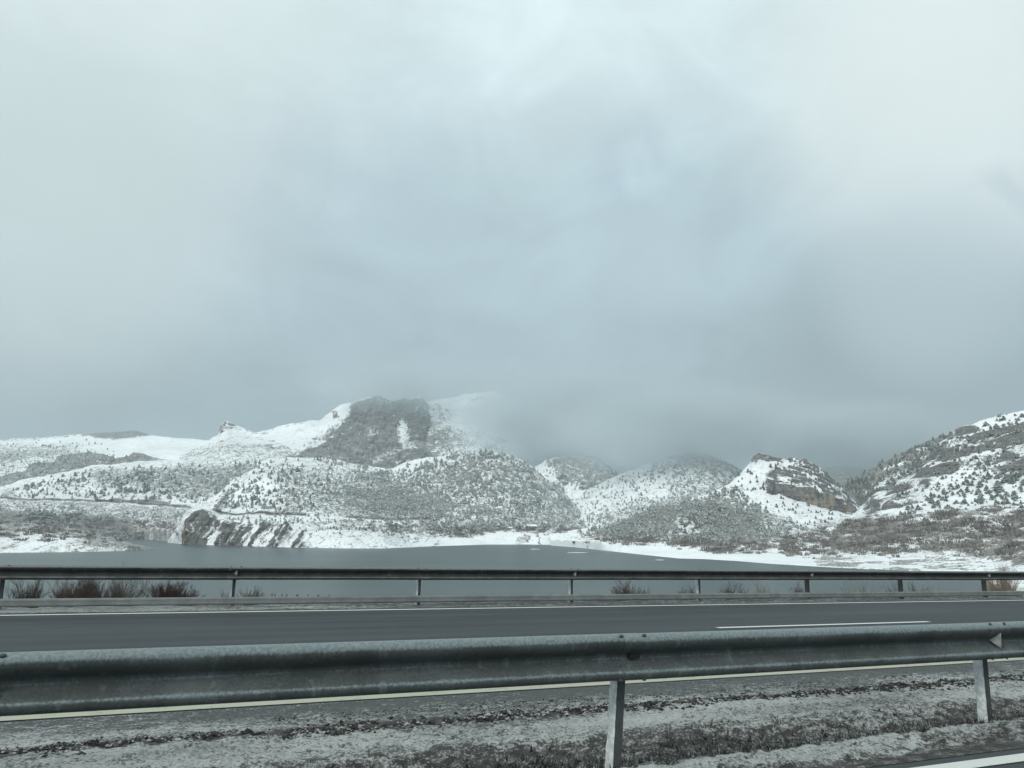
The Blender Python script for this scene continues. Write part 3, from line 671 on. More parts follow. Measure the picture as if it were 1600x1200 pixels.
# embankment carrying the road, down to the lake on the far side
def emb(S, T):
    z = np.where(T > 17.2, -0.12 - (T - 17.2) * 0.55, -0.12)
    return np.maximum(z + 0.06 * fbm(np.stack([S, T, T * 0], -1) / 2.0, 3, 5), -20 + 0 * S)
o = ribbon('embankment', SL, [-60, -30, -13, 0, 4, 8, 12, 15.6, 15.9, 16.2, 16.6, 17.2, 18, 19, 21, 24, 30, 40, 52], lambda S, T: np.where(T < 3.5, -0.12, emb(S, T)), MAT['slushy_verge'],
           {'snow': lambda S, T: np.where(T > 15.8, 0.62, 0.5), 'grit': lambda S, T: 0 * S + 0.4})
ribbon('near_carriageway', SL, [-11, -5, 0, 2, 3, 4.32], flatz(0.0), MAT['worn_asphalt'])
ribbon('far_carriageway', SL, [7.04, 8, 9, 10, 11, 12, 13, 14, 15, 15.7], flatz(0.0), MAT['wet_asphalt'])
def line(name, t0, t1, s0, s1, mat, label=None):
    ss = np.arange(s0, s1 + 0.01, 0.5) if s1 - s0 < 60 else SL
    o = ribbon(name, ss, [t0, t1], flatz(0.006), mat)
    if label: o['label'] = label
    return o
line('lane_line', 3.85, 3.99, -200, 200, MAT['white_paint'], 'white edge line of the near carriageway')
line('lane_line', 7.15, 7.31, -200, 200, MAT['cream_paint'], 'cream edge line beyond the near guardrail')
line('lane_line', 15.10, 15.26, -200, 200, MAT['white_paint'], 'white edge line along the far shoulder')
sa, sb, se = s_at(1116, 980.5, 11.2), s_at(1472, 972, 11.2), s_at(30, 1015, 11.2)
sa = float(np.linalg.solve(np.array([U, NV, -ray(1116, 980.5)]).T, np.array([0, 0, HC]))[0])
sb = float(np.linalg.solve(np.array([U, NV, -ray(1472, 972)]).T, np.array([0, 0, HC]))[0])
se = float(np.linalg.solve(np.array([U, NV, -ray(31, 1015)]).T, np.array([0, 0, HC]))[0])
dl = sb - sa; per = sa - se + dl
for k in range(-2, 5):
    line('lane_dash', 11.12, 11.26, sa + k * per, sa + k * per + dl, MAT['white_paint'])

# far shoulder: thin snow swept against the lower rail
def fs_snow(S, T):
    e = 15.33 + 0.10 * fbm(np.stack([S / 2.5, T * 0, T * 0], -1), 3, 3)
    return 0.30 * sstep(0, 0.1, T - e) + 0.42 * (1 - sstep(0, 5, S)) * sstep(0.05, 0.3, T - e)
ss = list(np.arange(-6, 34, 0.12))
ribbon('snowy_shoulder', [-200, -40, -12] + ss + [60, 200], np.arange(15.3, 16.2, 0.06), lambda S, T: 0.010 + 0.05 * sstep(15.35, 15.9, T) * (0.6 + 0.8 * np.clip(fbm(np.stack([S / .35, T / .2, T * 0], -1), 3, 15), -.6, 1)), MAT['slushy_verge'],
       {'snow': fs_snow, 'grit': lambda S, T: 0 * S + 0.8})
# kerb of the far shoulder, behind the rail
# median strip between the carriageways: ridge of ploughed snow, dip with grass, trodden snow, gritty shoulder
def med_profile(S, T):
    n = lambda a, sd: fbm(np.stack([S / a, T / a, T * 0], -1), 3, sd)
    cr = np.clip(4.40 + (S - 3) * 0.045, 4.30, 4.56) + 0.03 * n(0.7, 1); edge = cr - 0.26
    z = 0.055 * sstep(edge, cr, T) - 0.15 * sstep(cr + 0.03, cr + 0.36, T) + 0.10 * sstep(5.1, 5.5, T) - 0.015 * sstep(6.0, 6.35, T)
    rough = 0.022 * n(0.12, 5) + 0.020 * n(0.05, 8)
    w = 0.25 + 0.75 * (1 - sstep(6.2, 6.7, T))
    clump = np.exp(-((T - 6.18 - 0.06 * n(1.2, 3)) / 0.10) ** 2) * np.clip(n(0.09, 21) + 0.15, 0, 1)
    fade = sstep(4.2, 4.3, T) * (1 - sstep(6.95, 7.1, T))
    return 0.004 + fade * (z * 1.0 + rough * w + 0.035 * clump) 
def med_snow(S, T):
    n = lambda a, b, sd: fbm(np.stack([S / a, T / b, T * 0], -1), 3, sd)
    cr = np.clip(4.40 + (S - 3) * 0.045, 4.30, 4.56) + 0.03 * fbm(np.stack([S / 0.7, T / 0.7, T * 0], -1), 3, 1)
    ridge = sstep(cr - 0.22, cr - 0.05, T) * (1 - sstep(cr + 0.01, cr + 0.09, T))
    grass = sstep(cr + 0.03, cr + 0.10, T) * (1 - sstep(5.3, 5.5, T))
    flat = sstep(5.3, 5.55, T) * (1 - sstep(6.05, 6.2, T))
    clump = np.exp(-((T - 6.18 - 0.08 * n(1.5, 1, 3)) / 0.11) ** 2)
    outer = sstep(6.2, 6.3, T)
    v = 0.35 * sstep(4.2, 4.3, T) * (1 - sstep(4.3, 4.45, T)) + 0.55 * ridge + 0.25 * sstep(cr - 0.05, cr, T) * (1 - sstep(cr + 0.02, cr + 0.06, T)) + 0.33 * grass + 0.66 * flat + outer * (0.40 - 0.28 * sstep(6.35, 7.0, T))
    v = v - 0.85 * clump * (0.75 + 0.6 * n(0.8, 0.3, 33)) + 0.22 * n(1.1, 0.35, 41) + 0.22 * (1 - sstep(-1, 3.5, S)) * outer
    return np.clip(v, 0, 1)
sf = np.concatenate([[-200, -60, -20, -8], np.arange(-3, 0, 0.06), np.arange(0, 9, 0.022), np.arange(9, 16, 0.05), np.arange(16, 34, 0.15), [50, 90, 200]])
tf = np.concatenate([np.arange(4.1, 6.6, 0.026), np.arange(6.6, 7.13, 0.05)])
ribbon('median_strip', sf, tf, med_profile, MAT['slushy_verge'], {'snow': med_snow, 'grit': lambda S, T: sstep(6.2, 6.5, T) * 0.9 + 0.55 * sstep(5.3, 5.5, T) * (1 - sstep(6.0, 6.15, T))})

# dry grass and frozen clods of the median, with snow on them
def build_tufts():
    nT = 5200
    S = rng.uniform(-1, 11, nT); T = np.clip(rng.normal(4.90, 0.19, nT), np.clip(4.40 + (S - 3) * 0.045, 4.30, 4.56) + 0.06, 5.4)
    Zg = med_profile(S, T); P = RDa(S, T, Zg)
    V, Fa = [], []
    k = 4
    for i in range(nT):
        for j in range(k):
            a = rng.uniform(0, 6.283); l = rng.uniform(0.025, 0.085); w = 0.004 + 0.004 * rng.random()
            d = np.array([math.cos(a), math.sin(a), 0]); lean = rng.uniform(0.3, 1.3)
            side = np.array([-d[1], d[0], 0]) * w
            b0 = P[i] + d * 0.012 * rng.random() - ZV * 0.01; tip = b0 + d * l * lean * 0.8 + ZV * l * (1.1 - 0.45 * lean)
            n = len(V); V += [b0 - side, b0 + side, tip]; Fa.append((n, n + 1, n + 2))
    b = NB('dry_grass'); nn = b.noise(b.pos(), 24, 3, 0.6)
    b.fin(b.mix((0.045, 0.043, 0.037), (0.25, 0.26, 0.25), b.ss(nn, 0.50, 0.62)), 0.9)
    o = link('grass', np_mesh('grass', V, Fa), MAT['dry_grass']); o['kind'] = 'stuff'; o['label'] = 'snowy dry grass in the median dip'
build_tufts()
def build_clods():
    nT = 11000
    base = np.array([(1, 0, 0), (0, 1, 0), (-1, 0, 0), (0, -1, 0), (0, 0, 1), (0, 0, -1)], float)
    fc = np.array([(0, 1, 4), (1, 2, 4), (2, 3, 4), (3, 0, 4), (1, 0, 5), (2, 1, 5), (3, 2, 5), (0, 3, 5)])
    S = rng.uniform(-1, 14, nT)
    row = rng.random(nT) < 0.6
    T = np.where(row, 6.16 + rng.normal(0, 0.085, nT), rng.uniform(6.0, 6.75, nT))
    keep = fbm(np.stack([S / 0.7, T / 0.3, T * 0], -1), 3, 12) > np.where(row, -0.22, 0.12)
    S, T = S[keep], T[keep]; row = row[keep]
    P = RDa(S, T, med_profile(S, T)); V, Fa = [], []
    for i in range(len(S)):
        r = rng.uniform(0.006, 0.019) * (1 if row[i] else 0.55)
        M3 = np.array(Matrix.Rotation(rng.uniform(0, 6.28), 3, 'Z'))
        v = (base * (0.7 + 0.6 * rng.random((6, 1)))) * np.array([1.4, 1, 0.8]) @ M3.T * r
        Fa.append(fc + len(V) * 6); V.append(v + P[i] + ZV * r * 0.3)
    b = NB('frozen_clod'); nn = b.noise(b.pos(), 15, 3, 0.6); f = b.math('MULTIPLY', b.ss(b.nz(), 0.3, 0.8), b.ss(nn, 0.5, 0.6))
    b.fin(b.mix((0.022, 0.022, 0.02), (0.34, 0.35, 0.34), f), 0.8)
    o = link('clods', np_mesh('clods', np.concatenate(V), np.concatenate(Fa)), MAT['frozen_clod']); o['kind'] = 'stuff'; o['label'] = 'row of dark frozen clods at the edge of the far carriageway'
build_clods()

# ------------------------------------------------------------------ guardrails
def galv(name, a, c, metal, rough, pale_tone=None):
    b = NB(name); p = b.pos(); pr = road_coords(b)
    n1 = b.noise(b.map(pr, (0.6, 1, 0.5)), 5, 5, 0.62); n2 = b.noise(p, 60, 3, 0.6)
    drip = b.noise(b.map(pr, (14, 14, 1.2)), 1.0, 4, 0.6)
    f = b.math('ADD', b.math('MULTIPLY', n1, 0.6), b.math('MULTIPLY', n2, 0.4))
    cc = b.mix(a, c, b.ss(f, 0.38, 0.64))
    cc = b.mix(cc, (0.30, 0.32, 0.31), b.math('MULTIPLY', b.ss(drip, 0.57, 0.75), 0.28))
    if pale_tone:
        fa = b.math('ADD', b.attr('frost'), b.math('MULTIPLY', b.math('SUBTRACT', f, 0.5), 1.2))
        cc = b.mix(cc, b.mix(pale_tone[0], pale_tone[1], b.ss(n2, 0.35, 0.65)), b.ss(fa, 0.25, 0.75))
    b.bump(b.math('ADD', n1, b.math('MULTIPLY', n2, 0.2)), 0.12, 0.01)
    return b.fin(cc, rough, metal, 0.4)
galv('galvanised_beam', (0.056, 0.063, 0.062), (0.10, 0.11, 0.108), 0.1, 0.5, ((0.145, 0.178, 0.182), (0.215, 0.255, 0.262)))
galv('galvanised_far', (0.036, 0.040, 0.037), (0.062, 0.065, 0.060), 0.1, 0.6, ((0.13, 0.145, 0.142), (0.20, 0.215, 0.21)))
galv('galvanised_lower', (0.17, 0.178, 0.17), (0.25, 0.258, 0.248), 0.1, 0.6)
galv('galvanised_post', (0.045, 0.049, 0.048), (0.085, 0.09, 0.088), 0.15, 0.6)
simple('bolt_steel', (0.075, 0.083, 0.083), 0.5, 0.3)
simple('reflector_white', (0.30, 0.32, 0.31), 0.5, c2=(0.20, 0.215, 0.21), scale=20)
simple('slot_dark', (0.018, 0.02, 0.02), 0.7)
simple('reflector_amber', (0.16, 0.085, 0.055), 0.4)
b = NB('crusted_snow'); nn = b.noise(b.pos(), 30, 4, 0.65); b.bump(nn, 0.5, 0.01); b.fin(b.mix((0.46, 0.485, 0.48), (0.66, 0.69, 0.68), b.ss(nn, 0.4, 0.65)), 0.85)

def w_profile(hgt, dep):
    """W-beam section as (toward the road, height) from the top lip to the bottom lip; open sheet, given thickness later"""
    k = [(0.30, 1.0), (0.55, 0.995), (0.80, 0.965), (0.96, 0.90), (1.0, 0.83), (0.94, 0.755), (0.70, 0.68), (0.34, 0.60), (0.10, 0.555), (0.03, 0.52), (0.03, 0.455), (0.14, 0.405),
         (0.45, 0.33), (0.82, 0.245), (0.97, 0.20), (1.0, 0.15), (0.96, 0.09), (0.84, 0.04), (0.62, 0.010), (0.40, 0.0)]
    return [(a * dep, b_ * hgt) for a, b_ in k]
def extrude_sheet(prof, L, th, nseg=8, pale_tone=None):
    """sheet profile in the (y=-out, z) plane extruded along x from -L/2 to L/2, with thickness"""
    pr = np.array(prof); n = len(pr)
    tn = np.gradient(pr, axis=0); nr = np.stack([tn[:, 1], -tn[:, 0]], -1); nr /= np.linalg.norm(nr, axis=1)[:, None]
    inner = pr + nr * th
    loop = np.concatenate([pr, inner[::-1]], 0); m = len(loop)
    xs = np.linspace(-L / 2, L / 2, nseg + 1)
    fr = np.zeros(m)
    if pale_tone is not None: fr[:n] = pale_tone[:n]; fr[n:] = 0.2
    V = np.array([(x, -a, z) for x in xs for a, z in loop])
    Fq = [(i * m + j, i * m + (j + 1) % m, (i + 1) * m + (j + 1) % m, (i + 1) * m + j) for i in range(nseg) for j in range(m)]
    me = np_mesh('rail_beam', V, Fq, True, {'frost': np.tile(fr, nseg + 1)})
    caps = [bmesh.new()]; bm = caps[0]; bm.from_mesh(me); bm.verts.ensure_lookup_table()
    bmesh.ops.recalc_face_normals(bm, faces=bm.faces)
    for f in bm.faces: f.smooth = True
    fl = bm.verts.layers.float.get('frost')
    vlist = list(bm.verts)
    for base in (0, nseg * m):
        vv = []
        for k in range(m):
            src = vlist[base + k]; w = bm.verts.new(src.co); w[fl] = src[fl]; vv.append(w)
        for q in range(n - 1):
            f = bm.faces.new([vv[q], vv[q + 1], vv[m - 2 - q], vv[m - 1 - q]]); f.smooth = False
        bm.verts.ensure_lookup_table()
    bm.to_mesh(me); bm.free()
    return me
def bm_mesh(name, build, smooth=False):
    bm = bmesh.new(); build(bm); me = bpy.data.meshes.new(name); bmesh.ops.recalc_face_normals(bm, faces=bm.faces); bm.to_mesh(me); bm.free()
    me.polygons.foreach_set('use_smooth', np.full(len(me.polygons), smooth, bool)); return me
def box(bm, x0, x1, y0, y1, z0, z1):
    vs = [bm.verts.new((x, y, z)) for x in (x0, x1) for y in (y0, y1) for z in (z0, z1)]
    for f in ((0, 1, 3, 2), (4, 6, 7, 5), (0, 4, 5, 1), (2, 3, 7, 6), (0, 2, 6, 4), (1, 5, 7, 3)): bm.faces.new([vs[i] for i in f])
def empty(name, loc, rot=(0, 0, 0)):
    o = bpy.data.objects.new(name, None); o.empty_display_size = 0.2; col.objects.link(o); o.location = loc; o.rotation_euler = rot; return o
def c_post(h, w, d, th):
    def f(bm):
        box(bm, -w / 2, -w / 2 + th, -d / 2, d / 2, 0, h)                 # web, facing back along the road
        box(bm, -w / 2 + th, w / 2, -d / 2, -d / 2 + th, 0, h)            # flange towards the viewer
        box(bm, -w / 2 + th, w / 2, d / 2 - th, d / 2, 0, h)              # flange away
        box(bm, w / 2 - th, w / 2, -d / 2 + th, -d / 2 + 3.5 * th, 0, h)  # lips
        box(bm, w / 2 - th, w / 2, d / 2 - 3.5 * th, d / 2 - th, 0, h)
    return bm_mesh('post', f)
def bolt_mesh(r):
    def f(bm):
        bmesh.ops.create_uvsphere(bm, u_segments=10, v_segments=5, radius=r)
        bmesh.ops.scale(bm, verts=bm.verts, vec=(1.25, 0.55, 0.85))
    return bm_mesh('bolt', f, True)
def crust_mesh(w, d, h):
    """uneven slab of wind-blown snow stuck to one face of a post"""
    nz_, ny_ = 40, 9
    zz, yy = np.meshgrid(np.linspace(0.0, h, nz_), np.linspace(-1, 1, ny_), indexing='ij')
    e = 1 + 0.10 * fbm(np.stack([zz * 26, yy * 0 + (yy > 0) * 9, zz * 0], -1), 3, 4)
    thick = (1 - np.abs(yy) ** 5) * (0.012 + 0.010 * fbm(np.stack([zz * 30, yy * 3, zz * 0], -1), 3, 6)) + 0.001
    V = np.stack([-w / 2 - thick, yy * d / 2 * e, zz], -1).reshape(-1, 3)
    idx = np.arange(nz_ * ny_).reshape(nz_, ny_)
    Fq = np.stack([idx[:-1, :-1], idx[1:, :-1], idx[1:, 1:], idx[:-1, 1:]], -1).reshape(-1, 4)
    V2 = V.copy(); V2[:, 0] = -w / 2 + 0.0005
    edge = list(idx[0]) + list(idx[1:, -1]) + list(idx[-1, -2::-1]) + list(idx[-2:0:-1, 0])
    n = len(V); F2 = [(edge[i], edge[(i + 1) % len(edge)], edge[(i + 1) % len(edge)] + n, edge[i] + n) for i in range(len(edge))]
    return np_mesh('snow_crust', np.concatenate([V, V2]), np.concatenate([Fq, F2]), True)

def guardrail(label, t_face, top, bot, post_s, seg, dep, mats, post_t, post_z0, pw, pd, leans, crust, refl, bolts_up, lower=None):
    root = empty('guardrail', RD(post_s[0], t_face, 0), ROT)
    tag(root, label, 'guardrail', 'steel guardrails along the motorway')
    org = np.array(root.location); inv = np.linalg.inv(np.array(Matrix.LocRotScale(root.location, root.rotation_euler, (1, 1, 1))))
    bpy.context.view_layer.update()
    segs = [post_s[i + 1] - post_s[i] for i in range(len(post_s) - 1)] + [seg]
    def place(o, p, rot=(0, 0, 0)):
        o.location = (inv @ np.array([*p, 1.0]))[:3]; o.rotation_euler = rot
    hgt = top - bot
    prof = [(a, z) for a, z in w_profile(hgt, dep)]
    beam_me = extrude_sheet(prof, seg + 0.12, 0.004, 10, [1.2, 1.2, 1.15, 0.9, 0.35, 0, 0, 0, 0, 0, 0.42, 0.05, 0.08, 0.2, 0.65, 0.3, 0, 0.1, 0.3, 0.3])  # weights for the paler tone: top band, thin middle line, lower lip
    post_me = c_post(bot - post_z0 + hgt * 0.75, pw, pd, 0.006)
    bolt_me = bolt_mesh(0.014)
    plate_me = bm_mesh('spacer', lambda bm: box(bm, -0.05, 0.05, 0.0, post_t - t_face - pd / 2 - 0.002, hgt * 0.30, hgt * 0.70))
    crust_me = crust_mesh(pw, pd, bot - post_z0 - 0.005) if crust else None
    def wedge(bm):
        d1 = dep * 0.98
        a = [bm.verts.new(v) for v in ((-0.030, -dep * 0.05, hgt * 0.50), (0.02, -d1, hgt * 0.72), (0.02, -d1 * 0.9, hgt * 0.30), (0.02, -dep * 0.05, hgt * 0.44), (0.02, -dep * 0.05, hgt * 0.62))]
        for f in ((0, 1, 2), (0, 2, 3), (0, 4, 1), (0, 3, 4), (1, 4, 3, 2)): bm.faces.new([a[i] for i in f])
    bracket_me = bm_mesh('bracket', lambda bm: box(bm, -0.035, 0.045, -dep * 0.30, -dep * 0.02, hgt * 0.455, hgt * 0.60))
    wedge_me = bm_mesh('reflector', wedge)
    def amber(bm): box(bm, 0.0205, 0.028, -dep * 0.9, -dep * 0.06, hgt * 0.36, hgt * 0.66)
    amber_me = bm_mesh('reflector_lens', amber)
    for i, sp in enumerate(post_s):
        q = link('post', post_me, mats[1], root); place(q, RD(sp - leans(i) * (bot - post_z0), post_t, post_z0), (0, SLOPE + leans(i), 0))
        if crust_me and -4 < sp < 12: link('snow_crust', crust_me, MAT['crusted_snow'], q)
        q = link('spacer', plate_me, mats[1], root); place(q, RD(sp, t_face, bot))
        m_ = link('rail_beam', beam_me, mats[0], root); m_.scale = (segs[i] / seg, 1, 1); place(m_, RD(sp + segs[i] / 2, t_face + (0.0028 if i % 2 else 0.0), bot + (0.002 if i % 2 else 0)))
        if -4 < sp < 40:
            for ds in (-0.085, 0.085):
                for fz, fo in bolts_up:
                    bb = link('bolt', bolt_me, MAT['bolt_steel'], m_)
                    bb.location = (-seg / 2 + ds, -dep * fo, hgt * fz)
        if crust and post_t < 6 and not refl(i) and -8 < sp < 12:
            link('bracket', bracket_me, MAT['slot_dark'], m_).location = (-seg / 2 + 0.035, 0, 0)
        if refl(i):
            w_ = link('reflector', wedge_me, MAT['reflector_white'], m_); w_.location = (-seg / 2, 0, 0)
            a_ = link('reflector_lens', amber_me, MAT['reflector_amber'], m_); a_.location = (-seg / 2, 0, 0)
        if lower:
            z0, z1, tl = lower
            if i == 0:
                lp = [(0.0, z1 - z0), (0.028, z1 - z0 - 0.004), (0.036, (z1 - z0) * 0.72), (0.022, (z1 - z0) * 0.52), (0.036, (z1 - z0) * 0.3), (0.028, 0.004), (0.0, 0.0)]
                low_me = extrude_sheet(lp, seg - 0.004, 0.003, 6); low_me.name = 'lower_rail'
            l_ = link('lower_rail', low_me, mats[2], root); l_.scale = (segs[i] / seg, 1, 1); place(l_, RD(sp + segs[i] / 2, tl, z0))
    return root

ns0, ns1 = s_at(967, 1065, 4.65), s_at(1533, 1032, 4.65)
nseg_ = (ns1 - ns0)
nsl = s_at(-34, 1120, 4.65)
near_posts = [nsl + (k + 1) * nseg_ for k in range(-12, 0)] + [ns0 + k * nseg_ for k in range(0, 22)]
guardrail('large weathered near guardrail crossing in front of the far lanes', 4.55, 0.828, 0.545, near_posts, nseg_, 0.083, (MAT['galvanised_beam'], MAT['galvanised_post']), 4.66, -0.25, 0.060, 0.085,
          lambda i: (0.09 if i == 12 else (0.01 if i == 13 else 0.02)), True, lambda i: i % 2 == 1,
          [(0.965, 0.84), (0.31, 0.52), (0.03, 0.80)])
fs = [s_at(x, 925, 15.9) for x in (2, 365, 655, 893, 1092, 1263, 1409, 1540)]
fseg = (fs[-1] - fs[0]) / 7
far_posts = [fs[0] - k * 3.6 for k in range(10, 0, -1)] + fs + [fs[-1] + k * 3.3 for k in range(1, 27)]
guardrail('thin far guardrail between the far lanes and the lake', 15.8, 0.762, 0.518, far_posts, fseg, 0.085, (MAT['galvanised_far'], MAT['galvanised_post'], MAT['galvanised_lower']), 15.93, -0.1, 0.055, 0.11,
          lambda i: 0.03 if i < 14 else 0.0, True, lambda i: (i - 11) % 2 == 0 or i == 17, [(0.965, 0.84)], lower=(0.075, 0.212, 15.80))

# ------------------------------------------------------------------ shrubs along the far side of the road
def twig_bush(name, h, w, stems, mat, upright, seed, levels=4, r0=0.016, kids=3):
    rr = random.Random(seed); V, Fa = [], []
    def seg(a, b_, ra, rb):
        d = (b_ - a); 
        if d.length < 1e-5: return
        d.normalize(); u = d.orthogonal().normalized(); w_ = d.cross(u); n = len(V)
        for c, r in ((a, ra), (b_, rb)):
            for k in range(3):
                an = k * 2.0944; V.append(tuple(c + u * math.cos(an) * r + w_ * math.sin(an) * r))
        for k in range(3): Fa.append((n + k, n + (k + 1) % 3, n + 3 + (k + 1) % 3, n + 3 + k))
    def grow(p, d, l, r, lev):
        a = p
        for k in range(3):
            d = (d + Vector((rr.gauss(0, .16), rr.gauss(0, .16), rr.gauss(0, .08) + 0.06 * upright))).normalized()
            b_ = a + d * l / 3; seg(a, b_, r * (1 - k * .22), r * (1 - (k + 1) * .22)); a = b_
            if lev > 0:
                for j in range(kids):
                    if rr.random() < 0.75:
                        sp = 0.75 - 0.4 * upright
                        dd = (d + Vector((rr.gauss(0, sp), rr.gauss(0, sp), rr.uniform(-.15, .5)))).normalized()
                        grow(a, dd, l * rr.uniform(.38, .62), r * 0.55, lev - 1)
    for s_ in range(stems):
        an = rr.uniform(0, 6.283); rad = rr.random() * w * 0.30
        p = Vector((math.cos(an) * rad, math.sin(an) * rad, 0))
        out = (0.25 + 0.75 * rr.random()) * (w / h) * (1 - 0.6 * upright)
        d = Vector((math.cos(an) * out, math.sin(an) * out, 1)).normalized()
        grow(p, d, h * rr.uniform(.55, .85), r0, levels - 1)
    return np_mesh(name, V, Fa)
def road_bush(name, px, py_top, py_base, width_px, t, label, cat, mat, upright, stems, seed, **kw):
    s = s_at(px, py_base, t); z_top_ray = np.linalg.solve(np.array([U, ZV, -ray(px, py_top)]).T, -t * NV)
    ztop = z_top_ray[1] + HC
    base = -0.12 - max(0, t - 17.2) * 0.55 - 0.03
    P0 = RD(s, t, base); dist = P0[1]
    h = ztop - base; w = width_px / F * dist
    o = link(name, twig_bush(name, h, w, stems, mat, upright, seed, **kw), MAT[mat]); o.location = P0
    # keep to the height seen in the photograph
    co = np.zeros(len(o.data.vertices) * 3); o.data.vertices.foreach_get('co', co); co = co.reshape(-1, 3)
    co[:, 2] *= h / np.percentile(co[:, 2], 99.5); rad = np.percentile(np.abs(co[:, :2]), 97); co[:, :2] *= 0.5 * w / rad
    o.data.vertices.foreach_set('co', co.ravel()); o.data.update()
    tag(o, label, cat, 'bare shrubs between the far guardrail and the lake')
    return o
BUSH = [
    ('bare_sapling', 46, 896, 936, 44, 18.2, 'pale leafless sapling beneath the far guardrail, leftmost of the bushes', 'shrub', 'grey_twigs', 0.8, 14, 1, {}),
    ('bare_sapling', 96, 900, 936, 22, 18.4, 'slim leafless sapling touching the left flank of the tall dark red bush', 'shrub', 'grey_twigs', 0.9, 8, 2, {}),
    ('red_bush', 122, 902, 936, 52, 18.0, 'dense dark red bush standing beside pale leafless saplings', 'shrub', 'red_twigs', 0.35, 26, 3, {'kids': 4, 'r0': 0.015}),
    ('bare_sapling', 160, 914, 936, 18, 18.3, 'faint small sapling between the dark red bush and the wide pale thicket', 'shrub', 'grey_twigs', 0.7, 6, 4, {}),
    ('bare_sapling', 190, 894, 936, 52, 18.6, 'wide thicket of tall pale upright shoots under the far guardrail', 'shrub', 'grey_twigs', 0.92, 28, 5, {}),
    ('red_bush', 268, 910, 935, 58, 18.0, 'round dark red bush standing alone in front of the lake', 'shrub', 'red_twigs', 0.25, 22, 6, {'kids': 4, 'r0': 0.015}),
    ('bare_shrub', 300, 918, 935, 24, 18.1, 'pale thin shrub leaning out at the edge of the round dark red bush', 'shrub', 'dark_twigs', 0.3, 11, 7, {}),
    ('bare_shrub', 355, 926, 934, 20, 18.2, 'tiny low shrub just left of the second far guardrail post', 'shrub', 'dark_twigs', 0.3, 9, 8, {}),
    ('bare_shrub', 392, 920, 934, 34, 18.1, 'low brown shrub just right of a far post, near the wire fence stakes', 'shrub', 'dark_twigs', 0.3, 14, 9, {}),
    ('bare_shrub', 978, 907, 928, 46, 18.0, 'fan shaped bare shrub centred between two far guardrail posts', 'shrub', 'dark_twigs', 0.5, 22, 10, {}),
    ('bare_shrub', 1008, 920, 928, 26, 18.2, 'low spreading twigs on the right side of the fan shaped shrub', 'shrub', 'dark_twigs', 0.2, 11, 11, {}),
    ('bare_shrub', 1078, 917, 927, 34, 18.1, 'low bare shrub partly behind a far guardrail post', 'shrub', 'dark_twigs', 0.3, 14, 12, {}),
    ('bare_shrub', 1148, 912, 927, 40, 18.1, 'broad brown shrub in front of the water, left neighbour of a slim one', 'shrub', 'dark_twigs', 0.4, 17, 13, {}),
    ('bare_shrub', 1190, 908, 926, 26, 18.2, 'slim upright shrub next to the broad brown one in front of the water', 'shrub', 'grey_twigs', 0.7, 9, 14, {}),
    ('bare_shrub', 1247, 911, 926, 22, 18.1, 'small brown shrub close to the left of a far guardrail post with reflector', 'shrub', 'dark_twigs', 0.5, 9, 15, {}),
    ('bare_shrub', 1345, 906, 925, 44, 18.3, 'sparse forked twigs rising midway along the fifth far guardrail bay', 'shrub', 'grey_twigs', 0.6, 8, 16, {'levels': 3}),
    ('bare_shrub', 1396, 908, 925, 20, 18.2, 'thin brown twigs just left of a far guardrail post without reflector', 'shrub', 'dark_twigs', 0.7, 10, 17, {'levels': 3}),
    ('bare_shrub', 1428, 909, 925, 30, 18.2, 'splayed dark twigs just right of a far guardrail post without reflector', 'shrub', 'dark_twigs', 0.5, 12, 18, {'levels': 3}),
    ('bare_shrub', 1455, 912, 925, 20, 18.4, 'wispy pale twigs beside the splayed dark ones', 'shrub', 'grey_twigs', 0.5, 8, 19, {'levels': 3}),
    ('dry_reeds', 1568, 882, 926, 40, 19.0, 'tan clump of dry reeds poking above the far guardrail at the right', 'reeds', 'tan_reed', 0.85, 35, 20, {}),
]
for nm, px, yt, yb, wp, t, lab, cat, mat, upr, stems, seed, kw in BUSH:
    road_bush(nm, px, yt, yb, wp, t, lab, cat, mat, upr, stems, seed, **kw)

# wire fence below the road, only the tops of its stakes in view
def build_fence():
    tF = 19.0; xs = [425, 434, 436, 448, 459, 470, 481, 492, 503, 514]
    zb = -0.12 - (tF - 17.2) * 0.55
    root = empty('wire_fence', RD(s_at(425, 932, tF), tF, zb), (0, 0, YAW)); tag(root, 'low wire fence with thin dark stakes behind the far guardrail', 'fence')
    for i, x in enumerate(xs):
        s = s_at(x, 932, tF); ztop = np.linalg.solve(np.array([U, ZV, -ray(x, 927.5 + 0.25 * i)]).T, -tF * NV)[1] + HC
        p = RD(s, tF, zb - 0.2) - np.array(root.location)
        me = bm_mesh('stake', lambda bm: bmesh.ops.create_cone(bm, segments=6, radius1=0.014, radius2=0.011, depth=ztop - zb + 0.2, cap_ends=True, matrix=Matrix.Translation((0, 0, (ztop - zb + 0.2) / 2))))
        o = link('stake', me, MAT['bark'], root); o.location = Matrix.Rotation(-YAW, 3, 'Z') @ Vector(p); o.rotation_euler = (0, 0.08 * math.sin(i * 2.1), 0)
    a = RD(s_at(425, 932, tF), tF, zb + 0.42); L_ = s_at(514, 932, tF) - s_at(425, 932, tF)
    def w(bm): bmesh.ops.create_cone(bm, segments=5, radius1=0.004, radius2=0.004, depth=L_, cap_ends=True, matrix=Matrix.Translation((L_ / 2, 0, 0.5)) @ Matrix.Rotation(R(90), 4, 'Y'))
    link('wire', bm_mesh('wire', w), MAT['bolt_steel'], root)
build_fence()

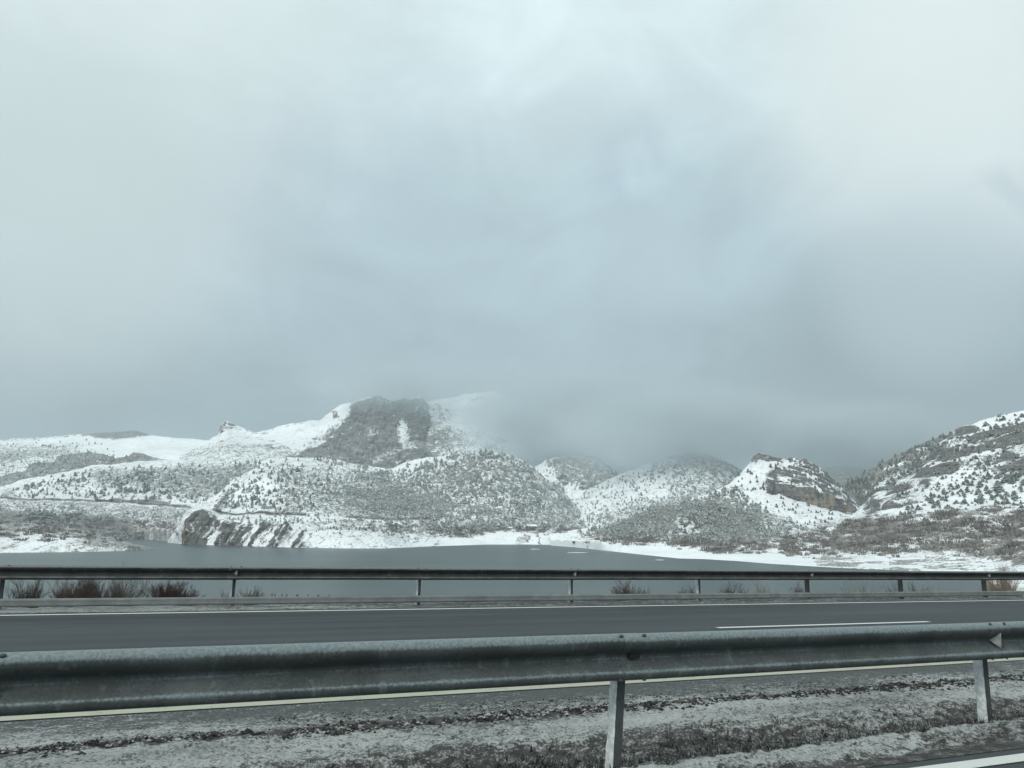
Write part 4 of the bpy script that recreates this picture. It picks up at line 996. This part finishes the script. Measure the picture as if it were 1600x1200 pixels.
# ------------------------------------------------------------------ things on the far shore
def on_patch(label, px, py):
    d = PATCH[label]; k = np.argmin((d['X'] - px) ** 2 + (d['Y'] - py) ** 2); return d['P'].reshape(-1, 3)[k]
HEAD = 'forested headland with striped rock cliffs above the lake'
simple('hut_wall', (0.20, 0.15, 0.13), 0.9); simple('roof_snow', (0.80, 0.83, 0.84), 0.9)
simple('shore_rock', (0.09, 0.09, 0.085), 0.9, c2=(0.2, 0.195, 0.18), scale=1.2)
def hut(px, py, wpx, hpx, label):
    p = on_patch(HEAD, px, py); k = p[1] / F; w, h = wpx * k, hpx * k; d = w * 0.6
    root = empty('hut', p, (0, 0, 0.15)); tag(root, label, 'hut')
    link('wall', bm_mesh('wall', lambda bm: box(bm, -w / 2, w / 2, -d / 2, d / 2, -2, h * 0.45)), MAT['hut_wall'], root)
    def rf(bm):
        a = [bm.verts.new(v) for v in ((-w * .56, -d * .62, h * .40), (w * .56, -d * .62, h * .40), (w * .56, d * .62, h * .40), (-w * .56, d * .62, h * .40), (-w * .56, 0, h), (w * .56, 0, h))]
        for f in ((0, 1, 5, 4), (2, 3, 4, 5), (0, 4, 3), (1, 2, 5), (3, 2, 1, 0)): bm.faces.new([a[i] for i in f])
    r_ = link('roof', bm_mesh('roof', rf), MAT['roof_snow'], root)
    link('door', bm_mesh('door', lambda bm: box(bm, -w * .1, w * .1, -d / 2 - 0.06, -d / 2 - 0.003, -0.5, h * .36)), MAT['bark'], root)
hut(830, 825, 14, 5.0, 'small hut with a snow covered roof above the far beach')
hut(796, 829, 8, 3.2, 'tiny snow roofed shed left of the hut above the far beach')
def boulder(p, r, label, seed):
    def f(bm):
        bmesh.ops.create_icosphere(bm, subdivisions=2, radius=r); g = random.Random(seed)
        for v in bm.verts: v.co *= 0.75 + 0.5 * g.random(); v.co.z *= 0.55
    o = link('boulder', bm_mesh('boulder', f), MAT['shore_rock']); o.location = p; tag(o, label, 'boulder')
KNOB = 'snowy knob with a tan cliff band and a rock crown'
boulder(on_patch(KNOB, 898, 846.5), 2.4, 'single dark boulder lying on the white snow of the far beach', 4)
for px, py, w, lab in ((836, 858, 18, 'short thin ice sheet on the lake nearest the far track'), (902, 863.5, 34, 'longest thin white ice sheet on the lake'), (1031, 875, 15, 'thin ice sheet on the lake close to the right beach')):
    v = ray(px, py); tt = CAMZ / -v[2]; p = CAM + v * tt; k = p[1] / F; n = 18
    g = random.Random(int(px)); dep_ = 0.45 * abs(((CAM + ray(px, py + 0.9) * (CAMZ / -ray(px, py + 0.9)[2])) - p)[1])
    ring = [(math.cos(a) * w * k / 2 * g.uniform(.75, 1.0), math.sin(a) * dep_ * g.uniform(.6, 1.0)) for a in np.linspace(0, 6.283, n, endpoint=False)]
    def f(bm):
        lo = [bm.verts.new((x, y, -0.03)) for x, y in ring]; hi = [bm.verts.new((x * .98, y * .98, 0.10)) for x, y in ring]
        bm.faces.new(hi); 
        for i in range(n): bm.faces.new((lo[i], lo[(i + 1) % n], hi[(i + 1) % n], hi[i]))
    o = link('ice_sheet', bm_mesh('ice_sheet', f), MAT['roof_snow']); o.location = (p[0], p[1], 0.0); tag(o, lab, 'ice')

# ------------------------------------------------------------------ trees and scrub on the hills
def pine_variant(seed, round_=False, tiers=4, nseg=7):
    """ragged conifer of height 1: tapered trunk and tiers of drooping boughs"""
    g = random.Random(seed); V, Fa, Mi = [], [], []
    def ring(z, r, ox, oy, jag):
        n = len(V)
        for k in range(nseg):
            a = k / nseg * 6.283 + g.uniform(-.25, .25); q = r * (g.uniform(.55, 1.15) if jag else 0.3)
            V.append((ox + math.cos(a) * q, oy + math.sin(a) * q, z - (g.uniform(0, .07) if jag else 0)))
        return n
    n = len(V)
    for z, r in ((-0.08, .035), (0.5, .02)):
        for k in range(4): V.append((math.cos(k * 1.571) * r, math.sin(k * 1.571) * r, z))
    for k in range(4): Fa.append((n + k, n + (k + 1) % 4, n + 4 + (k + 1) % 4)); Fa.append((n + k, n + 4 + (k + 1) % 4, n + 4 + k)); Mi += [1, 1]
    for t in range(tiers):
        f = t / tiers; z0 = 0.10 + 0.72 * f; z1 = min(1.0, z0 + 0.36 - .08 * f)
        r = (0.36 * (1 - f ** 1.5) + 0.08) if round_ else (0.30 * (1 - f) + 0.07)
        ox, oy = g.uniform(-.04, .04), g.uniform(-.04, .04)
        a = ring(z0, r, ox, oy, True); top = len(V); V.append((ox * .5, oy * .5, z1)); bot = len(V); V.append((ox, oy, z0 + 0.05))
        for k in range(nseg):
            Fa.append((a + k, a + (k + 1) % nseg, top)); Fa.append((a + (k + 1) % nseg, a + k, bot)); Mi += [0, 0]
    return np.array(V, float), np.array(Fa), np.array(Mi)
def shrub_variant(seed, blades=26):
    """leafless shrub of height 1: a spray of thin stems over a low twiggy core"""
    g = random.Random(seed); V, Fa = [], []
    for k in range(blades):
        a = g.uniform(0, 6.283); r = g.random() ** .5 * 0.45; l = g.uniform(.5, 1.0) * (1 - 0.5 * r)
        b0 = np.array([math.cos(a) * r, math.sin(a) * r, -0.05]); tip = b0 * 1.5 + np.array([g.gauss(0, .08), g.gauss(0, .08), l])
        w = g.uniform(.03, .08); c = g.uniform(0, 3.14); sd = np.array([math.cos(c) * w, math.sin(c) * w, 0])
        n = len(V); mid = (b0 + tip) / 2 + np.array([math.cos(a), math.sin(a), 0]) * .05
        V += [b0 - sd * .6, b0 + sd * .6, mid + sd, tip, mid - sd]; Fa += [(n, n + 1, n + 2), (n, n + 2, n + 4), (n + 4, n + 2, n + 3)]
    return np.array(V, float), np.array(Fa), np.zeros(len(Fa), int)
PINES = [pine_variant(i, i % 3 == 2) for i in range(6)]
SHRUBS = [shrub_variant(40 + i) for i in range(5)]
ROUND = [pine_variant(80 + i, True, 3, 8) for i in range(4)]

def scatter(label, poly, per_px, hmin, hmax, soft=6, excl=(), vis=True):
    """points on a hill, spread evenly as the photograph shows them; returns (position, height)"""
    d = PATCH[label]; X, Y, P = d['X'], d['Y'], d['P']
    xc = (X[:-1, :-1] + X[1:, 1:]) / 2; yc = (Y[:-1, :-1] + Y[1:, 1:]) / 2
    area = np.abs((X[:-1, 1:] - X[:-1, :-1]) * (Y[1:, :-1] - Y[:-1, :-1]))
    w = area * poly_mask(xc, yc, poly, soft)
    w *= (0.35 + 1.3 * np.clip(0.5 + 0.9 * fbm(np.stack([xc / 22, yc / 14, xc * 0], -1), 3, 7), 0, 1.2))
    for e in excl: w = w * (1 - poly_mask(xc, yc, e, 3))
    n = rng.poisson(w.sum() * per_px)
    if n == 0: return []
    k = rng.choice(w.size, n, p=(w / w.sum()).ravel()); i, j = np.unravel_index(k, w.shape)
    a, b_ = rng.random(n)[:, None], rng.random(n)[:, None]
    pos = (P[i, j] * (1 - a) + P[i, j + 1] * a) * (1 - b_) + (P[i + 1, j] * (1 - a) + P[i + 1, j + 1] * a) * b_
    h = (hmin + (hmax - hmin) * rng.random(n) ** 1.6) * d['s'] * pos[:, 1] / (np.median(pos[:, 1]) if 0 else pos[:, 1])
    h = (hmin + (hmax - hmin) * rng.random(n) ** 2.0) * pos[:, 1] / F
    return list(zip(pos, h))
def merged(name, kinds, pts, mat, label, wide=1.0):
    Vs, Fs, Ms, n = [], [], [], 0
    for (p, h) in pts:
        V, Fa, Mi = kinds[rng.integers(len(kinds))]
        a = rng.uniform(0, 6.283); c, s_ = math.cos(a), math.sin(a); w = h * wide * rng.uniform(.85, 1.25)
        q = np.stack([(V[:, 0] * c - V[:, 1] * s_) * w, (V[:, 0] * s_ + V[:, 1] * c) * w, V[:, 2] * h], -1) + p
        Vs.append(q); Fs.append(Fa + n); Ms.append(Mi); n += len(V)
    if not Vs: return
    o = link(name, np_mesh(name, np.concatenate(Vs), np.concatenate(Fs), False, None, np.concatenate(Ms)), mat)
    o['kind'] = 'stuff'; o['label'] = label
    return o
LEFT = 'long snowy hillside crossed by a dark road cutting at the left'; SPIT = 'low snowy spit reaching into the lake at the left'
KNOLL = 'dark scrubby knolls behind the left hillside'; PLAT = 'far snowy ridge with a dark wooded top at the left'; PEAK = 'main snowy peak with a bare dark rock face'
GORGE = 'dark wooded hill in the gap between the snowy slopes'; PALE = 'pale snow covered hill rising into the cloud in the middle'
BACK = 'dark wooded ridge behind the right rocky hill'; RIGHT = 'big rocky hill with snowy ledges at the right'
pine_m = [MAT['pine_needles'], MAT['bark']]; frost_m = [MAT['frosted_needles'], MAT['bark']]; twig_m = [MAT['bare_twigs']]

# forests that read as one mass, hill by hill
CLIFFS = [(270, 860), (285, 812), (318, 794), (345, 808), (470, 816), (520, 830), (640, 840), (700, 836), (920, 836), (920, 870), (270, 870)]
forest = {
  'frost': scatter(HEAD, [(560, 735), (620, 740), (690, 712), (760, 704), (830, 728), (900, 790), (915, 826), (760, 834), (640, 828), (560, 800), (500, 770)], 0.095, 3.0, 6.8) +
           scatter(HEAD, [(350, 765), (410, 726), (500, 716), (612, 733), (640, 800), (480, 803), (350, 800)], 0.045, 3.0, 6.5) +
           scatter(HEAD, [(345, 806), (640, 815), (760, 822), (700, 838), (560, 834), (360, 818)], 0.034, 3, 6.5) +
           scatter(PALE, [(840, 825), (870, 802), (930, 762), (1080, 710), (1140, 726), (1180, 760), (1100, 800), (900, 830)], 0.050, 2.4, 5.0) +
           scatter(GORGE, [(780, 770), (880, 710), (960, 738), (1000, 770), (900, 800)], 0.03, 3, 5) +
           scatter(LEFT, [(0, 770), (150, 735), (400, 722), (420, 800), (300, 790), (0, 776)], 0.036, 3, 6.5) +
           scatter(LEFT, [(-20, 790), (300, 800), (300, 835), (0, 845)], 0.030, 3, 6.5) +
           scatter(KNOLL, [(0, 750), (60, 722), (140, 707), (300, 725), (300, 760)], 0.04, 3.5, 6) +
           scatter(KNOB, [(900, 838), (960, 812), (1100, 777), (1150, 765), (1200, 805), (1260, 830), (1180, 850), (1060, 850)], 0.060, 4.5, 9.5, excl=[[(1056, 810), (1090, 812), (1098, 836), (1062, 838)]]),
  'pine': scatter(PEAK, [(640, 690), (664, 622), (676, 668), (690, 690), (660, 715)], 0.03, 1.8, 3.2) + scatter(PEAK, [(470, 700), (530, 655), (560, 655), (520, 715), (460, 720)], 0.03, 1.8, 3.2) +
          scatter(PEAK, [(650, 690), (690, 665), (760, 672), (830, 690), (850, 740), (640, 740)], 0.018, 2.5, 4.0) +
          scatter(PLAT, [(-20, 692), (150, 690), (200, 720), (-20, 740)], 0.02, 2.5, 4) +
          scatter(BACK, [(1290, 775), (1370, 728), (1480, 679), (1600, 655), (1600, 740), (1345, 800)], 0.05, 5, 8) +
          scatter(KNOB, [(1100, 776), (1160, 738), (1250, 722), (1340, 792), (1270, 790), (1180, 765)], 0.010, 4, 8) +
          scatter(KNOB, [(1130, 790), (1180, 770), (1340, 806), (1260, 826)], 0.012, 3.5, 6.5) +
          scatter(HEAD, [(350, 765), (410, 726), (500, 716), (520, 790), (350, 800)], 0.006, 5, 9) +
          scatter(LEFT, [(0, 770), (150, 735), (400, 722), (420, 800), (300, 790), (0, 776)], 0.004, 5, 9),
  'juniper': scatter(RIGHT, [(1350, 796), (1400, 755), (1450, 718), (1475, 688), (1560, 652), (1640, 640), (1640, 745), (1500, 752), (1440, 788)], 0.017, 2.0, 6.0) +
             scatter(RIGHT, [(1420, 792), (1500, 750), (1640, 740), (1640, 792), (1480, 798)], 0.012, 3, 8) +
             scatter(KNOB, [(1225, 716), (1262, 720), (1300, 746), (1350, 797), (1320, 785), (1285, 758), (1250, 740)], 0.05, 2.5, 5),
  'twig': scatter(RIGHT, [(1250, 872), (1290, 845), (1330, 812), (1420, 803), (1620, 792), (1620, 878), (1500, 868), (1300, 870)], 0.030, 4, 9, excl=[]) +
          scatter(KNOB, [(920, 846), (1010, 838), (1060, 845), (1200, 848), (1370, 815), (1380, 868), (1200, 864), (1060, 856)], 0.045, 5, 9) +
          scatter(HEAD, [(700, 834), (800, 826), (915, 828), (915, 838), (800, 832)], 0.05, 4, 8) +
          scatter(HEAD, [(560, 812), (760, 822), (750, 838), (640, 838), (560, 832)], 0.02, 4, 7) +
          scatter(SPIT, [(-20, 822), (60, 820), (140, 832), (190, 846), (100, 844), (-20, 846)], 0.03, 4, 8) +
          scatter(LEFT, [(-20, 812), (100, 810), (210, 815), (280, 812), (280, 826), (100, 832), (-20, 832)], 0.035, 4, 7),
}
# single trees and shrubs, the ones that show largest
single = []
for lab, poly, dens, h0, h1, kind, text, grp in (
    (RIGHT, [(1365, 802), (1440, 786), (1500, 758), (1620, 740), (1620, 790), (1480, 796), (1400, 806)], 0.0095, 6, 14, 'pine', 'dark pine on the snowfield at the foot of the right hill ledges', 'pines on the snowfield of the right hill'),
    (RIGHT, [(1440, 722), (1475, 690), (1600, 645), (1620, 640), (1620, 740), (1500, 755), (1440, 780), (1400, 780)], 0.0040, 4, 9, 'pine', 'small dark pine among the rock ledges of the right hill', 'pines among the ledges of the right hill'),
    (HEAD, [(345, 772), (400, 740), (440, 740), (440, 800), (350, 800)], 0.0060, 5, 8, 'pine', 'small pine on the open snow above the cliff road', 'pines on the open snow above the cliffs'),
    (KNOB, [(1060, 812), (1088, 812), (1096, 836), (1064, 836)], 0.030, 6, 11, 'pine', 'pine standing in the snowy clearing by the far shore', 'pines in the shore clearing'),
    (LEFT, [(20, 760), (130, 738), (230, 736), (300, 740), (300, 785), (20, 776)], 0.0035, 6, 9, 'pine', 'lone pine on the snowy slope above the left road cutting', 'pines above the road cutting')):
    for p, h in scatter(lab, poly, dens, h0, h1): single.append((p, h, kind, text, grp))
for lab, poly, dens, h0, h1, text, grp in (
    (RIGHT, [(1300, 860), (1340, 822), (1440, 806), (1620, 796), (1620, 872), (1500, 868)], 0.0045, 8, 14, 'leafless brown shrub on the snowy bank at the right', 'shrubs on the right bank'),
    (KNOB, [(1080, 852), (1180, 850), (1190, 866), (1090, 866)], 0.006, 6, 10, 'leafless brown shrub on the snowy far beach', 'shrubs on the far beach')):
    for p, h in scatter(lab, poly, dens, h0, h1): single.append((p, h, 'shrub', text, grp))
# dark spruces above the spit, seen as a row of single trees
for px, py, hp in ((42, 815, 13), (48, 813, 14), (55, 811, 13), (61, 809, 14), (67, 808, 12), (73, 809, 14), (79, 810, 12), (86, 812, 11), (90, 815, 13), (66, 820, 13), (104, 818, 12), (110, 816, 14), (120, 817, 13), (36, 818, 9), (135, 818, 9), (28, 820, 8)):
    p = on_patch(LEFT, px, py); single.append((p, hp * p[1] / F, 'pine', 'dark spruce in the small stand behind the left spit', 'spruces behind the left spit'))
pine_me, shrub_me, round_me = [], [], []
for i, (V, Fa, Mi) in enumerate(PINES + ROUND): 
    me = np_mesh('pine_tree', V, Fa, False, None, Mi); me.materials.append(MAT['pine_needles']); me.materials.append(MAT['bark']); pine_me.append(me)
for V, Fa, Mi in SHRUBS:
    me = np_mesh('bare_shrub', V, Fa); me.materials.append(MAT['bare_twigs']); shrub_me.append(me)
np_, nsh = 0, 0
single.sort(key=lambda q: -q[1] / q[0][1])
for p, h, kind, text, grp in single:
    if kind == 'pine' and np_ >= 295: forest['pine'].append((p, h)); continue
    if kind == 'shrub' and nsh >= 250: forest['twig'].append((p, h)); continue
    me = (pine_me if kind == 'pine' else shrub_me)[rng.integers(len(pine_me if kind == 'pine' else shrub_me))]
    o = bpy.data.objects.new('pine_tree' if kind == 'pine' else 'bare_shrub', me); col.objects.link(o)
    o.location = p; w = h * rng.uniform(1.0, 1.9) * (1.25 if kind == 'shrub' else 1); o.scale = (w, w, h); o.rotation_euler = (0, 0, rng.uniform(0, 6.283))
    tag(o, text, 'pine tree' if kind == 'pine' else 'shrub', grp)
    if kind == 'pine': np_ += 1
    else: nsh += 1
print('single', np_, nsh, {k: len(v) for k, v in forest.items()})
merged('forest', PINES + ROUND, forest['frost'], frost_m, 'frosted grey green forest on the far hillsides', 1.15)
merged('forest', PINES + ROUND, forest['pine'], pine_m, 'scattered dark pines on the far slopes', 1.1)
merged('forest', ROUND, forest['juniper'], pine_m, 'dark juniper scrub on the rocky slopes', 1.5)
merged('scrub', SHRUBS, forest['twig'], twig_m, 'grey brown leafless scrub along the far shore', 1.6)

# ------------------------------------------------------------------ air: one even haze, and low cloud resting on the mountain tops
HAZE = 0.00013
def haze_box():
    def f(bm): box(bm, -9200, 9200, -9200, 12200, -3.2, 545)
    m = bpy.data.materials.new('haze_air'); m.use_nodes = True; nt = m.node_tree; nt.nodes.clear()
    o_ = nt.nodes.new('ShaderNodeOutputMaterial'); v = nt.nodes.new('ShaderNodeVolumePrincipled')
    v.inputs['Color'].default_value = (0.80, 0.90, 0.95, 1); v.inputs['Density'].default_value = HAZE; v.inputs['Anisotropy'].default_value = 0.0
    nt.links.new(v.outputs[0], o_.inputs['Volume'])
    link('haze', bm_mesh('haze', f), m)['kind'] = 'stuff'
haze_box()
def low_cloud(px, py, D, rx, rz, ry, dens, seed, thr=0.0, label=None):
    """a soft bank of cloud: radii rx, rz in photo pixels at distance D, ry in metres"""
    v = ray(px, py); c = CAM + v * (D / v[1]); k = D / F
    m = bpy.data.materials.new('cloud_vapour'); m.use_nodes = True; nt = m.node_tree; nt.nodes.clear(); N = nt.nodes.new; L = nt.links.new
    o_ = N('ShaderNodeOutputMaterial'); pv = N('ShaderNodeVolumePrincipled'); pv.inputs['Color'].default_value = (0.70, 0.765, 0.79, 1); pv.inputs['Anisotropy'].default_value = 0.0
    tc = N('ShaderNodeTexCoord'); ln = N('ShaderNodeVectorMath'); ln.operation = 'LENGTH'; L(tc.outputs['Object'], ln.inputs[0])
    geo = N('ShaderNodeNewGeometry'); mp = N('ShaderNodeMapping'); L(geo.outputs['Position'], mp.inputs[0]); mp.inputs['Scale'].default_value = (1, 1, 1.8); mp.inputs['Location'].default_value = (seed * 311.0, 0, 0)
    nz = N('ShaderNodeTexNoise'); L(mp.outputs[0], nz.inputs['Vector']); nz.inputs['Scale'].default_value = 0.006; nz.inputs['Detail'].default_value = 3; nz.inputs['Roughness'].default_value = 0.55
    def mt(op, a, b_, cl=False):
        q = N('ShaderNodeMath'); q.operation = op; q.use_clamp = cl
        for i, x in enumerate((a, b_)):
            if isinstance(x, (int, float)): q.inputs[i].default_value = x
            else: L(x, q.inputs[i])
        return q.outputs[0]
    mr = N('ShaderNodeMapRange'); mr.interpolation_type = 'SMOOTHSTEP'; L(ln.outputs['Value'], mr.inputs[0])
    mr.inputs[1].default_value = 1.0; mr.inputs[2].default_value = 0.15
    mr.inputs[3].default_value = 0.0; mr.inputs[4].default_value = 1.0
    d = mt('MULTIPLY', mr.outputs[0], mt('MULTIPLY', mt('SUBTRACT', nz.outputs['Fac'], 0.30 + thr), 3.2, True))
    L(mt('MULTIPLY', d, dens), pv.inputs['Density']); L(pv.outputs[0], o_.inputs['Volume'])
    o = link('low_cloud', bm_mesh('low_cloud', lambda bm: bmesh.ops.create_icosphere(bm, subdivisions=3, radius=1.0)), m)
    o.location = c; o.scale = (rx * k, ry, rz * k); o['kind'] = 'stuff'; o['label'] = label or 'low cloud on the mountain'
low_cloud(930, 664, 2060, 265, 108, 300, 0.024, 1, label='low cloud hiding the right shoulder of the main peak')
low_cloud(1070, 674, 1560, 290, 92, 210, 0.022, 2, label='low cloud over the top of the pale middle hill')
low_cloud(1340, 690, 1500, 200, 74, 260, 0.020, 3, label='low cloud filling the gap between the right hills')
low_cloud(640, 606, 2330, 190, 54, 160, 0.012, 4, label='thin cloud brushing the top of the main peak')
low_cloud(785, 632, 2270, 165, 80, 190, 0.015, 5, label='thin cloud on the snowy right slope of the main peak')
